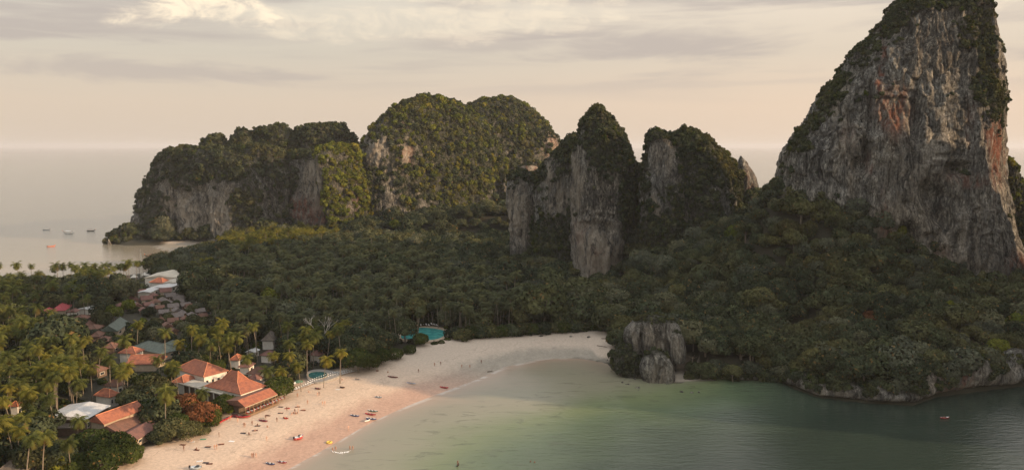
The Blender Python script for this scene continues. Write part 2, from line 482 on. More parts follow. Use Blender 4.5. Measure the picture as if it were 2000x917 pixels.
# sand: between the water and the foot of the trees
SAND = [(-110, 165)] + bay_shore + GP((1205, 700), (1190, 672), (1180, 656), (1085, 655), (1000, 656), (930, 664), (870, 667), (820, 684), (752, 706), (730, 720), (690, 724), (610, 748), (555, 768), (520, 790), (478, 803), (452, 812), (430, 832), (405, 856), (340, 872), (285, 890), (235, 922)) + [(-150, 205), (-150, 165)]
SAND2 = GP((300, 481), (330, 477), (395, 479), (398, 490), (340, 492))            # far spit
SAND3 = GP((1308, 746), (1325, 724), (1350, 724), (1400, 741))
CTRL = [(1190, 640, 400), (1250, 560, 460), (1250, 480, 520), (1240, 400, 600), (1350, 560, 440), (1400, 480, 480), (1450, 420, 520),
        (1490, 390, 550), (1560, 335, 448), (1610, 345, 430), (1655, 372, 418), (1690, 430, 404), (1730, 505, 394), (1600, 500, 400), (1500, 560, 400), (1500, 640, 370),
        (1700, 560, 372), (1850, 575, 372), (1980, 600, 370), (1650, 618, 350), (1800, 640, 335), (1750, 700, 320), (1900, 690, 325), (2000, 640, 345),
        (1600, 700, 335), (1100, 560, 500), (1000, 520, 600), (960, 440, 680), (900, 402, 760), (1000, 385, 700), (850, 420, 790),
        (740, 430, 780), (650, 450, 760), (560, 466, 760), (830, 520, 600), (2150, 560, 440), (1330, 640, 400), (1400, 620, 395), (1165, 560, 515), (1120, 562, 525), (1205, 560, 525), (1160, 560, 550), (1060, 500, 560), (1010, 500, 590)]
_cp = np.array([at(*c) for c in CTRL]); _cp[:, 2] = np.maximum(_cp[:, 2] - 9, 3)
_flat = np.array([(x, y, 3.0) for x in range(-500, 1, 60) for y in range(200, 640, 60)] + [(-300, 800, 3), (40, 420, 3), (60, 400, 4), (-60, 640, 5)], float)
_cp = np.vstack([_cp, _flat])
def hills(P):
    w = 0; z = 0
    for i in range(0, len(_cp)):
        d2 = (P[:, 0] - _cp[i, 0]) ** 2 + (P[:, 1] - _cp[i, 1]) ** 2
        k = 1 / (d2 + 13 ** 2) ** 2
        w = w + k; z = z + k * _cp[i, 2]
    return z / w
def ground_z(P):
    P = np.asarray(P, float)
    s = sdf(P, LAND)
    sb = seg_dist(P, BEACH_LINE, closed=False)
    rocky = sstep(P[:, 0], 38, 52) * sstep(P[:, 1], 450, 380) + sstep(P[:, 0], 38, 60) * sstep(P[:, 1], 380, 450)
    rocky = np.maximum(rocky, sstep(P[:, 1], 770, 800))
    rocky = np.clip(rocky, 0, 1)
    beach = np.minimum(.085 * s, 1.2 + .03 * s)
    bank = 9 * (1 - np.exp(-np.maximum(s, 0) / 9.0)) + np.maximum(s, 0) * .5
    bank = np.where(s > 0, bank, s * .6)
    prof = beach * (1 - rocky) + bank * rocky
    h = hills(P) + 1.2 * fbm(P[:, 0] / 30, P[:, 1] / 30, 0 * P[:, 0], 3, 5) * rocky
    k = 1.5
    z = np.minimum(h, prof)
    z = np.where(s < 0, np.maximum(prof, -6), z)
    return z, s, sb

def build_ground():
    xs = np.concatenate([np.arange(-640, -330, 10), np.arange(-330, 330, 3.0), np.arange(330, 680, 10)])
    ys = np.concatenate([np.arange(60, 200, 10), np.arange(200, 560, 3.0), np.arange(560, 1140, 6)])
    X, Y = np.meshgrid(xs, ys); P = np.c_[X.ravel(), Y.ravel()]
    z, s, sb = ground_z(P)
    sand = sstep(sdf(P, SAND), -1.5, 1.5)
    sand = np.maximum(sand, sstep(sdf(P, SAND2), -6, 3)); sand = np.maximum(sand, sstep(sdf(P, SAND3), -1, 1))
    sand = np.maximum(sand, (s < 4) & (P[:, 0] < 30) & (P[:, 1] < 780))
    flat = sstep(P[:, 1] + .25 * P[:, 0], 300, 350) * 1.0  # wet flat, greyed from the cliff shadow's edge on: shade painted in
    z = np.where(sdf(P, SAND2) > -4, np.maximum(z, .4 + .25 * sstep(sdf(P, SAND2), -4, 10)), z)
    z = np.where(sdf(P, SAND3) > -2, np.clip(z, .1, .8), z)
    nx, ny = len(xs), len(ys)
    i = np.arange(nx * ny).reshape(ny, nx)
    F = np.stack([i[:-1, :-1], i[:-1, 1:], i[1:, 1:], i[1:, :-1]], -1).reshape(-1, 4)
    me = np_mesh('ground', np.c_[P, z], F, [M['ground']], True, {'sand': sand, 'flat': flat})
    tag(link('ground', me), 'land sheet with pale sand beach and dark forest floor', None, None, 'structure')
build_ground()

def build_sea():
    ang = np.radians(np.concatenate([np.arange(-180, -50, 5), np.arange(-50, 50, .5), np.arange(50, 180, 5)]))
    r = np.concatenate([[0, 60], np.arange(120, 560, 4.0), np.geomspace(560, 60000, 90)])
    A, R = np.meshgrid(ang, r); P = np.c_[(R * np.sin(A)).ravel(), (R * np.cos(A)).ravel()]
    near = (np.hypot(P[:, 0], P[:, 1]) < 2500)
    depth = np.ones(len(P)); fd = np.ones(len(P))
    sb = seg_dist(P[near], BEACH_LINE, closed=False)
    Q = P[near]
    # the flat at the head of the bay stays shallow, the cliff side falls away quickly
    dd = sb / 150.0
    dd = dd + sstep(Q[:, 0], 20, 190) * .34 + sstep(Q[:, 1], 330, 220) * sstep(Q[:, 0], -60, 10) * .16
    e = np.hypot(Q[:, 0] - G(1050, 760)[0], (Q[:, 1] - G(1050, 760)[1]) * 1.4)
    dd = dd - .16 * np.exp(-(e / 38) ** 2)
    e3 = np.hypot(Q[:, 0] - G(1345, 735)[0], Q[:, 1] - G(1345, 735)[1])
    dd = dd - .25 * np.exp(-(e3 / 9) ** 2)
    dd = np.maximum(dd, np.minimum(sb / 150.0 * .6, .12))
    depth[near] = np.clip(dd, 0, 1)
    fd[near] = np.clip(seg_dist(Q, far_shore, closed=False) / 420, 0, 1)
    bay = sstep(P[:, 1] - .0 * P[:, 0], 470, 430)
    nx, ny = len(ang), len(r)
    i = np.arange(nx * ny).reshape(ny, nx); ip = np.roll(i, -1, 1)
    F = np.stack([i[:-1], i[1:], ip[1:], ip[:-1]], -1).reshape(-1, 4)
    me = np_mesh('sea', np.c_[P, np.zeros(len(P))], F, [M['sea']], True, {'depth': depth, 'bay': bay, 'fdepth': fd})
    me.flip_normals() if me.polygons[len(me.polygons) // 2].normal.z < 0 else None
    tag(link('sea', me), 'calm grey green sea round the headland and in the bay', None, None, 'structure')
build_sea()

# ------------------------------------------------------------------ limestone
SC = []      # (points, normals, density weight, size) for the shrubs on the rock, filled by blob()
RNG = np.random.default_rng(11)
def pix_rows(rows, Y, shear=0.0, cham=0.0):
    out = []
    if cham:
        return [(at(r[1], r[0], Y)[2], at(r[1], r[0], Y)[0], at(r[2], r[0], Y + cham * .62)[0]) for r in rows]
    if shear:                      # the two ends stand at different distances
        cx = np.mean([(at(r[1], r[0], Y)[0] + at(r[2], r[0], Y)[0]) / 2 for r in rows])
        for r in rows:
            X0, X1 = at(r[1], r[0], Y)[0] - cx, at(r[2], r[0], Y)[0] - cx
            a, b = at(r[1], r[0], Y + shear * X0), at(r[2], r[0], Y + shear * X1)
            m = at((r[1] + r[2]) / 2, r[0], Y + shear * (X0 + X1) / 2)
            out.append((m[2], a[0], b[0]) + tuple(r[3:]))
        return out
    for r in rows:
        v, ul, ur = r[:3]
        a, b = at(ul, v, Y), at(ur, v, Y)
        out.append((a[2], a[0], b[0]) + tuple(r[3:]))
    return out
def ell(u, v, e):
    return np.exp(-(((u - e[0]) / e[2]) ** 2 + ((v - e[1]) / e[3]) ** 2) ** 1.5)
def blob(name, rows, Y, depth, parent=None, res=1.2, amp=3.0, veg=.5, vb=0.0, mat='rock', red=(), pale=(), dark=(), dent=(), vegin=(), vegout=(),
         zbot=-4, world=False, lean=0.0, e=2.4, seed=1, size=(1.3, 2.6), dens=.16, flute=1.0, topgreen=.12, shear=0.0, lush=0.0, cham=0.0):
    R = rows if world else pix_rows(rows, Y, shear, cham)
    R = sorted(R, key=lambda r: -r[0])
    if R[-1][0] > zbot: R.append((zbot,) + tuple(R[-1][1:]))
    z = np.array([r[0] for r in R]); xl = np.array([r[1] for r in R]); xr = np.array([r[2] for r in R])
    H = z[0] - z[-1]
    z = np.concatenate([[z[0] + .6], z]); c0 = (xl[0] + xr[0]) / 2
    xl = np.concatenate([[c0 - .3], xl]); xr = np.concatenate([[c0 + .3], xr])
    wmax = (xr - xl).max()
    # arc-length resample
    L = np.concatenate([[0], np.cumsum(np.hypot(np.diff(z), .5 * np.diff(xr - xl)))])
    n = max(12, int(L[-1] / res)); s = np.linspace(0, L[-1], n)
    k = 5; ker = np.ones(k) / k
    def rs(a):
        b = np.interp(s, L, a); c = np.convolve(np.pad(b, k // 2, mode='edge'), ker, 'valid'); c[0] = b[0]; return c
    z, xl, xr = rs(z), rs(xl), rs(xr)
    a = (xr - xl) / 2; cx = (xr + xl) / 2
    frac = (z[0] - z) / H
    b = depth * (a / (wmax / 2)) ** .6 * (.75 + .25 * frac)
    b = np.maximum(b, a * .5) if depth > a.max() else np.minimum(b, depth)
    per = 2 * math.pi * math.sqrt((a.max() ** 2 + b.max() ** 2) / 2)
    m = max(24, int(per / res))
    th = np.linspace(0, 2 * math.pi, m, endpoint=False)
    c, sn = np.cos(th), np.sin(th)
    ex = np.sign(c) * np.abs(c) ** (2 / e); ey = np.sign(sn) * np.abs(sn) ** (2 / e)
    X = cx[:, None] + a[:, None] * ex; Yy = Y + lean * frac[:, None] * H + b[:, None] * ey; Z = np.repeat(z[:, None], m, 1)
    nx = c[None] / np.maximum(a[:, None], .5); ny = sn[None] / np.maximum(b[:, None], .5); nl = np.hypot(nx, ny); nx, ny = nx / nl, ny / nl
    if cham:                       # the right flank falls back
        Yy = Yy + cham * np.clip(((X - cx[:, None]) / np.maximum(a[:, None], 1) - .38) / .62, 0, 1) * sstep(a[:, None], 1, 12)
    if shear:
        Yy = Yy + shear * (X - cx.mean()) * sstep(a[:, None], 2, 12)
        nx2 = nx * (1 + 0 * X) - shear * ny; ny2 = ny; q = np.hypot(nx2, ny2); nx, ny = nx2 / q, ny2 / q
    lim = np.minimum(1, np.minimum(a, b)[:, None] / (amp * 2.5))
    sc = max(1.0, wmax / 90)
    D = amp * (1.15 * fbm(X / (24 * sc), Yy / (24 * sc), Z / (55 * sc), 3, seed) + .55 * flute * (np.abs(fbm(X / 9, Yy / 9, Z / 34, 3, seed + 3)) * 2 - .5)
               + .32 * flute * fbm(X / 3.2, Yy / 3.2, Z / 9, 3, seed + 9) + .35 * fbm(X / 12, Yy / 12, Z / 7, 3, seed + 5))
    wx, wy = X + 3 * fbm(X / 8, Yy / 8, Z / 12, 2, seed + 71), Yy + 3 * fbm(X / 8, Yy / 8, Z / 12, 2, seed + 72)
    c1, e1 = cells(wx / 9, wy / 9, Z / 55, seed + 80); c2, e2 = cells(wx / 3.4, wy / 3.4, Z / 20, seed + 90)
    D = D * .72 + flute * amp * (.50 * (c1 - .5) - .26 * (1 - sstep(e1, 0, .08)) + .30 * (c2 - .5) - .14 * (1 - sstep(e2, 0, .14)))
    D = D * lim
    # drop curtains: overhanging ledges that end sharply at the bottom
    led = (Z / 17.0 + 3.2 * fbm(X / 13, Yy / 13, Z / 30, 3, seed + 21)); led = led - np.floor(led)
    lm = sstep(fbm(X / 14, Yy / 14, Z / 14, 2, seed + 23), -.05, .3)
    D = D + amp * .42 * flute * lim * lm * (sstep(led, 0, .06) * (1 - led) - .3)
    # narrow vertical flutes, ribs and hanging columns
    D = D + amp * .30 * flute * lim * (np.abs(fbm(X / 4.2, Yy / 4.2, Z / 22, 3, seed + 61)) * 2.2 - .5)
    u, v = px(X, Yy, Z)
    front = sn[None] < .15
    for d in dent:
        D = D - np.where(front, ell(u, v, d) * d[4] * 1.25, 0)
    X = X + nx * D; Yy = Yy + ny * D; Z = Z + fbm(X / 5, Yy / 5, Z / 5, 2, seed + 30) * amp * .25 * lim
    V = np.stack([X, Yy, Z], -1)
    # normals
    du = np.roll(V, -1, 1) - np.roll(V, 1, 1); dv = np.gradient(V, axis=0)
    N = np.cross(dv, du); N /= np.maximum(np.linalg.norm(N, axis=2, keepdims=True), 1e-6)
    if (N[n // 2, :, 0] * c).sum() < 0: N = -N
    u, v = px(X, Yy, Z); sz = wmax * 1540 / Y
    un = u + 14 * fbm(X / 6, Yy / 6, Z / 18, 3, seed + 41); vn = v + 18 * fbm(X / 9, Yy / 9, Z / 9, 3, seed + 44)
    def mask(ls): 
        r = np.zeros_like(X)
        for q in ls: r = np.maximum(r, np.where(front, ell(un, vn, q) * (q[4] if len(q) > 4 else 1), 0))
        return r
    nz = N[..., 2]
    patch = fbm(X / 16, Yy / 16, Z / 20, 4, seed + 51)
    tg = 1 - sstep(frac[:, None], topgreen * .3, topgreen)
    g = nz * 1.15 + patch * .9 + (veg - .5) * 1.6 + vb * (1 - frac[:, None]) + tg * .45
    g = g + mask(vegin) * 1.1 - mask(vegout) * 1.6
    moss = sstep(g, .22, .48)
    F = []
    i = np.arange(n * m).reshape(n, m); ip = np.roll(i, -1, 1)
    F = np.stack([i[:-1], i[1:], ip[1:], ip[:-1]], -1).reshape(-1, 4)
    me = np_mesh(name, V.reshape(-1, 3), F, [M[mat]], True, {'red': mask(red).ravel(), 'pale': mask(pale).ravel(), 'dark': mask(dark).ravel(), 'moss': moss.ravel()})
    o = link(name, me, parent)
    # area weights for the shrubs
    area = np.linalg.norm(np.cross(dv, du), axis=2) * .5
    cam_ = np.array([0, 0, CAMZ]) - V; cam_ /= np.linalg.norm(cam_, axis=2, keepdims=True)
    vis = ((N * cam_).sum(2) > -.45)
    w = area * moss * vis * dens * (Z > 1.5)
    cnt = RNG.poisson(np.clip(w, 0, 20))
    ii, jj = np.nonzero(cnt)
    rep = np.repeat(np.arange(len(ii)), cnt[ii, jj]); ii, jj = ii[rep], jj[rep]
    P = V[ii, jj] + RNG.normal(0, res * .5, (len(ii), 3)) * (1, 1, .7)
    k = np.clip(.75 + .6 * fbm(P[:, 0] / 9, P[:, 1] / 9, P[:, 2] / 9, 2, 77), .5, 1.4)
    sz_ = size[0] + (size[1] * 1.25 - size[0]) * RNG.uniform(0, 1, len(P)) ** 1.8
    SC.append((P, N[ii, jj], k * sz_, np.full(len(P), lush)))  # share of lighter leaves: sun on lit faces put into leaf colour
    return o

def karst(name, label, Y, u):
    e_ = empty(name, (at(u, 400, Y)[0], Y, 0)); tag(e_, label, None, None, 'structure'); return e_
def karst_part(parent, fn, *a, **k):
    o = fn(*a, **k); o.parent = parent; o.matrix_parent_inverse = Matrix.Translation(-parent.location); return o

# far headland
hd = karst('limestone_headland', 'long wooded limestone headland ending in the sea at the far left', 830, 450)
FB = dict(res=1.6, amp=5.0, size=(2.0, 4.2), dens=.085)
karst_part(hd, blob, 'cliff', [(440, 245, 262), (446, 232, 275), (458, 225, 290), (480, 221, 300)], 822, 22, veg=1.2, seed=2, **FB)
karst_part(hd, blob, 'cliff', [(290, 345, 425), (299, 324, 470), (311, 309, 500), (335, 297, 520), (356, 285, 528), (390, 274, 535), (420, 262, 540), (445, 256, 545), (482, 250, 548)], 845, 42, shear=-.35, veg=.30, topgreen=.45, seed=3,
           pale=[(425, 440, 28, 60), (365, 430, 22, 50), (330, 410, 14, 40)], dent=[(330, 430, 14, 50, 7), (395, 420, 12, 60, 7)], vegout=[(420, 440, 30, 50, .9), (365, 425, 22, 36, .8)],
           vegin=[(300, 430, 26, 60), (400, 330, 80, 28), (480, 420, 40, 50)], **FB)
karst_part(hd, blob, 'dome', [(267, 414, 428), (274, 400, 438), (300, 392, 447), (340, 385, 460), (480, 380, 470)], 872, 24, veg=.95, seed=4, e=2.0, **FB)
karst_part(hd, blob, 'dome', [(253, 469, 482), (262, 455, 492), (285, 450, 500), (340, 440, 520), (480, 440, 530)], 875, 24, veg=.95, seed=5, e=2.0, **FB)
karst_part(hd, blob, 'dome', [(246, 530, 552), (255, 507, 567), (280, 494, 585), (330, 480, 600), (480, 470, 620)], 880, 28, veg=.95, seed=6, e=2.0, **FB)
karst_part(hd, blob, 'dome', [(250, 498, 508), (262, 492, 525), (330, 485, 540), (480, 470, 560)], 890, 20, veg=.95, seed=16, e=2.0, **FB)
karst_part(hd, blob, 'dome', [(243, 642, 668), (249, 588, 680), (262, 574, 688), (285, 564, 700), (310, 558, 708), (350, 550, 712), (440, 540, 720)], 885, 34, veg=.95, seed=7, e=2.0, **FB)
karst_part(hd, blob, 'cliff', [(284, 490, 520), (292, 462, 540), (310, 450, 556), (340, 440, 566), (400, 432, 574), (482, 430, 580)], 838, 30, shear=-.3, veg=.65, seed=8,
           pale=[(455, 445, 24, 50)], dark=[(520, 400, 30, 50)], vegout=[(452, 448, 22, 34, .8)], **FB)
karst_part(hd, blob, 'cliff', [(300, 560, 620), (315, 548, 640), (350, 535, 650), (400, 525, 655), (480, 520, 665)], 842, 30, shear=-.5, veg=.45, seed=9,
           red=[(585, 405, 40, 26), (620, 420, 26, 20)], pale=[(615, 350, 18, 60)], vegout=[(612, 380, 28, 60, .9)], vegin=[(545, 370, 26, 60)], **FB)
karst_part(hd, blob, 'cliff', [(282, 646, 676), (289, 622, 694), (306, 613, 706), (335, 617, 715), (370, 628, 723), (405, 638, 729), (440, 645, 731)], 812, 24, shear=1.3, lush=1.0, veg=.92, seed=10,
           red=[(700, 380, 20, 40, .6)], pale=[(622, 350, 10, 50)], vegout=[(622, 355, 9, 55, 1)], **FB)

# twin domes behind the palm forest
h2 = karst('wooded_limestone_hill', 'broad rounded limestone hill thick with green scrub behind the palm forest', 900, 850)
HB = dict(res=1.7, amp=5.0, size=(2.0, 4.6), dens=.075)
karst_part(h2, blob, 'dome', [(191, 822, 858), (197, 806, 892), (210, 776, 912), (226, 752, 935), (250, 728, 962), (285, 707, 985), (315, 703, 996), (350, 701, 1002), (400, 706, 1003), (450, 715, 1003)], 915, 66, shear=.75, lush=.35, veg=.80, seed=12, e=2.2,
           red=[(795, 305, 16, 24, 1), (790, 225, 14, 22, .6)], pale=[(740, 310, 26, 60, .7), (795, 300, 16, 40, .8)], vegout=[(740, 300, 34, 60, .45), (795, 308, 12, 22, .8), (770, 390, 14, 30, .4)], vegin=[(900, 300, 70, 90)], **HB)
h3 = karst('wooded_limestone_hill', 'second rounded wooded hill half hidden behind the broad one, bare pink rock on its right', 990, 980)
karst_part(h3, blob, 'dome', [(193, 972, 1000), (199, 928, 1018), (213, 905, 1038), (236, 890, 1062), (262, 880, 1084), (286, 875, 1097), (305, 872, 1095), (340, 870, 1088), (420, 866, 1080)], 1005, 60, shear=.5, lush=.2, veg=.85, seed=13, e=2.2,
           red=[(1078, 292, 20, 26, 1)], pale=[(1078, 292, 22, 26, .6)], vegout=[(1080, 292, 20, 26, 1.0)], **HB)
karst_part(h3, blob, 'cliff', [(322, 1022, 1042), (328, 1012, 1052), (345, 1008, 1054), (370, 1000, 1050), (400, 995, 1050)], 925, 10, veg=.1, seed=14,
           red=[(1034, 332, 30, 20, 1)], pale=[(1034, 332, 30, 20, 1)], topgreen=.02, res=1.2, amp=2.5, size=(1.5, 3), dens=.05)

# the spires in the middle
SB = dict(res=1.0, amp=3.6, size=(1.1, 2.6), dens=.24)
s1 = karst('limestone_spire', 'pointed limestone spire with a tall pale and orange rock face at its foot', 570, 1170)
karst_part(s1, blob, 'pinnacle', [(212, 1161, 1172), (220, 1149, 1186), (238, 1140, 1202), (262, 1129, 1221), (290, 1120, 1232), (330, 1117, 1240), (420, 1116, 1243), (500, 1117, 1228), (570, 1120, 1222)], 570, 26, cham=12, veg=.52, topgreen=.38, seed=21,
           pale=[(1150, 490, 34, 65), (1188, 505, 26, 50, 1), (1125, 400, 8, 120, .8), (1200, 480, 10, 40, .7)], red=[(1170, 510, 24, 22, .55), (1135, 460, 12, 30, .6)], dark=[(1180, 390, 50, 40, .7), (1122, 500, 5, 60, .6)],
           zbot=-2, dent=[(1165, 445, 30, 14, 3), (1200, 520, 8, 30, 3)], vegout=[(1160, 500, 56, 75, 1.6), (1130, 350, 16, 60, .7)], vegin=[(1225, 420, 18, 90), (1180, 280, 40, 40, .5)], **SB)
karst_part(s1, blob, 'shoulder', [(268, 1112, 1130), (282, 1096, 1150), (300, 1080, 1160), (318, 1062, 1168), (335, 1052, 1175), (370, 1048, 1178), (440, 1044, 1180), (570, 1036, 1180)], 602, 30, veg=.64, topgreen=.12, seed=22,
           pale=[(1072, 330, 8, 34, .8), (1092, 392, 24, 28, .9), (1088, 460, 5, 22, .8), (1068, 440, 4, 20, .6)], vegout=[(1075, 340, 12, 36, .6), (1092, 392, 20, 26, .8)], vegin=[(1080, 480, 60, 50, .6)], **SB)
karst_part(s1, blob, 'buttress', [(334, 1008, 1036), (342, 997, 1048), (370, 990, 1052), (420, 990, 1052), (465, 994, 1050), (520, 1000, 1050)], 622, 16, veg=.46, topgreen=.22, seed=23,
           pale=[(1008, 420, 24, 55, 1)], vegout=[(1006, 420, 18, 50, 1)], **SB)
karst_part(s1, blob, 'shoulder', [(322, 1238, 1256), (332, 1230, 1268), (360, 1222, 1280), (440, 1215, 1290), (570, 1210, 1300)], 590, 16, veg=.8, seed=24, **SB)
s2 = karst('limestone_spire', 'broad broken limestone crag with a ragged bushy top between the spire and the saddle', 548, 1350)
karst_part(s2, blob, 'pinnacle', [(258, 1273, 1290), (263, 1267, 1302), (280, 1264, 1318), (310, 1261, 1330), (350, 1256, 1345), (420, 1252, 1350), (570, 1252, 1350)], 548, 22, veg=.58, topgreen=.10, seed=31,
           pale=[(1280, 405, 8, 28, .9), (1300, 300, 20, 40, .4)], dark=[(1320, 350, 30, 40, .5)], vegout=[(1300, 310, 34, 50, .7)], vegin=[(1290, 480, 50, 60)], **SB)
karst_part(s2, blob, 'pinnacle', [(255, 1326, 1345), (264, 1310, 1368), (272, 1300, 1384), (290, 1290, 1402), (305, 1286, 1420), (330, 1285, 1440), (370, 1285, 1452), (430, 1282, 1458), (560, 1280, 1470)], 554, 30, cham=14, veg=.80, topgreen=.25, seed=32,
           pale=[(1328, 345, 5, 26, .8), (1310, 505, 14, 30, .9), (1378, 475, 5, 34, .8)], red=[(1318, 470, 20, 14, .5)], vegout=[(1308, 500, 18, 34, .8), (1378, 475, 8, 34, .7), (1400, 380, 30, 20, .3)], **SB)
for k_, rr_ in enumerate(([(249, 1334, 1339), (262, 1327, 1349), (300, 1320, 1358), (340, 1318, 1360)], [(267, 1376, 1382), (282, 1369, 1393), (320, 1362, 1402), (350, 1360, 1404)], [(253, 1275, 1281), (266, 1269, 1291), (310, 1265, 1302), (340, 1264, 1304)], [(262, 1300, 1306), (276, 1295, 1314), (320, 1290, 1320), (340, 1290, 1322)])):
    karst_part(s2, blob, 'pinnacle', rr_, 545 + k_ * 3, 8, veg=.72, seed=34 + k_, zbot=at(1300, 350, 545)[2], res=.8, amp=2.2, size=(1.0, 2.4), dens=.25)
karst_part(s2, blob, 'pinnacle', [(306, 1445, 1449), (314, 1441, 1456), (330, 1438, 1466), (352, 1434, 1474), (385, 1426, 1481), (460, 1420, 1486)], 556, 9, veg=.18, topgreen=.02, vb=-.3, seed=33,
           red=[(1462, 345, 14, 30, .5)], res=.8, amp=2.0, size=(.9, 1.8), dens=.2)

# the great tower on the right
tw = karst('limestone_tower', 'huge grey limestone tower streaked orange and black rising over the forest on the right', 455, 1780)
karst_part(tw, blob, 'tower_wall', [(-14, 1795, 1876), (-5, 1770, 1898), (8, 1752, 1914), (24, 1742, 1922), (45, 1726, 1928), (85, 1697, 1938), (110, 1668, 1946), (140, 1648, 1950), (180, 1617, 1952), (205, 1596, 1952), (225, 1588, 1952),
             (262, 1558, 1949), (300, 1534, 1946), (340, 1526, 1947), (380, 1518, 1954), (430, 1512, 1964), (500, 1540, 1982), (570, 1600, 1990), (640, 1620, 1994)], 450, 46, cham=34, res=.72, amp=3.7, veg=.05, topgreen=.10, vb=-.06, mat='rock_near', seed=41, e=2.7,
           red=[(1745, 220, 34, 42, 1.0), (1718, 160, 7, 40, .9), (1724, 100, 6, 14, .9), (1728, 430, 8, 50, 1), (1745, 515, 40, 26, .8), (1850, 545, 34, 18, .6), (1945, 290, 16, 80, 1.0), (1700, 320, 12, 20, .4), (1890, 350, 46, 14, .6), (1990, 520, 22, 30, .7), (1840, 500, 22, 24, .35), (1650, 265, 14, 24, .3), (1895, 240, 12, 60, .3)],
           pale=[(1790, 330, 70, 60, .40), (1750, 400, 30, 34, .45), (1830, 460, 50, 60, .40), (1720, 460, 30, 60, .5), (1900, 470, 36, 80, .45), (1640, 250, 16, 70, .4), (1660, 330, 12, 50, .5), (1930, 520, 30, 50, .4), (1770, 250, 12, 60, .3)],
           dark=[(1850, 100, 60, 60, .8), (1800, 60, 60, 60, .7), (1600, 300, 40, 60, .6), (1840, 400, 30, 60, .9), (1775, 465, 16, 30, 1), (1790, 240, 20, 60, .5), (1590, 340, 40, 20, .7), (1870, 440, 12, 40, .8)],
           dent=[(1775, 462, 15, 24, 9), (1838, 400, 22, 44, 7), (1812, 380, 14, 30, 5), (1875, 330, 26, 13, 6), (1692, 300, 10, 30, 7), (1676, 325, 14, 16, 6), (1790, 235, 10, 50, 4.5), (1740, 345, 6, 30, 3), (1855, 440, 12, 30, 5), (1880, 470, 8, 20, 4), (1830, 480, 8, 26, 4), (1700, 215, 6, 60, 3), (1658, 260, 5, 50, 3)],
           vegin=[(1925, 130, 26, 100, 1.3), (1950, 200, 14, 60, 1.4), (1900, 50, 40, 50, .9), (1800, 5, 80, 14, .9), (1620, 190, 26, 30, .7), (1560, 280, 26, 40, .7), (1680, 110, 34, 30, .8), (1905, 22, 40, 40, .8), (1740, 40, 34, 30, .8), (1572, 340, 50, 30, .9), (1620, 380, 40, 40, .8), (1880, 332, 20, 8, .7), (1650, 150, 20, 20, .7), (1590, 230, 20, 26, .7)],
           vegout=[(1800, 400, 120, 160, .55), (1780, 560, 50, 24, .5)], size=(1.0, 2.1), dens=.5)
karst_part(tw, blob, 'buttress', [(306, 1952, 1962), (325, 1946, 1975), (352, 1942, 1986), (385, 1942, 2002), (420, 1950, 2018), (480, 1950, 2040), (600, 1950, 2080)], 482, 30, lush=.5, veg=.85, seed=42, vb=.1, res=1.0, amp=3, size=(1.2, 2.6), dens=.16)
rh = karst('wooded_hill', 'dark wooded hill slope showing at the right edge beyond the tower', 700, 2050)
karst_part(rh, blob, 'dome', [(374, 2000, 2060), (384, 1985, 2090), (400, 1970, 2120), (560, 1900, 2200)], 700, 40, veg=1.2, seed=43, res=2.0, amp=4, size=(2.0, 4.0), dens=.07)
# unseen cliff added right of the frame, shaped to shade bay and slopes
mb = empty('shadow_massif', (360, 320, 0)); tag(mb, 'unseen cliff added past the right edge to shade the bay and slopes', None, None, 'structure')
karst_part(mb, blob, 'cliff', [(206, 335, 372, 0), (196, 322, 392, 0), (170, 308, 420, 0), (120, 298, 450, 0), (60, 290, 470, 0), (0, 286, 480, 0)], 303, 110, world=True, veg=.4, seed=44, res=3.5, amp=6, size=(3, 5), dens=.02)

# beach rock
br = karst('sea_rock', 'grey fluted limestone outcrop standing where the beach meets the water', 335, 1275)
KB = dict(res=.42, amp=1.25, size=(.7, 1.5), dens=.45, zbot=-1, mat='rock')
karst_part(br, blob, 'rock', [(616, 1260, 1290), (626, 1236, 1318), (642, 1219, 1332), (660, 1218, 1332), (690, 1236, 1322), (715, 1244, 1318), (745, 1240, 1316)], 343, 9, veg=.06, topgreen=.16, seed=51,
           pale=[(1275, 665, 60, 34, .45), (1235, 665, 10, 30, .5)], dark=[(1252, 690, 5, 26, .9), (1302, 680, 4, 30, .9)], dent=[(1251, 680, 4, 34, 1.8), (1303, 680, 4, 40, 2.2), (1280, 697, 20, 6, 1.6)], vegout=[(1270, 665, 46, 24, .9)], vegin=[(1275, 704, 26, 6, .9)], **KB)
karst_part(br, blob, 'rock', [(646, 1306, 1322), (656, 1304, 1334), (680, 1307, 1339), (700, 1310, 1338), (706, 1313, 1334)], 338, 4.5, veg=.15, seed=52, topgreen=.10, pale=[(1325, 680, 20, 30, .6)], zbot=7.5, res=.4, amp=.9, size=(.6, 1.2), dens=.4)
karst_part(br, blob, 'rock', [(684, 1268, 1292), (696, 1256, 1304), (716, 1250, 1312), (735, 1254, 1320), (748, 1258, 1316)], 330, 5.5, veg=.1, seed=53, topgreen=.2, pale=[(1290, 730, 20, 22, .5)], dent=[(1282, 725, 3, 20, 1.4)], **KB)
karst_part(br, blob, 'rock', [(672, 1208, 1232), (684, 1200, 1240), (698, 1196, 1250), (720, 1198, 1262), (740, 1212, 1275)], 340, 8, veg=1.1, seed=54, **KB)

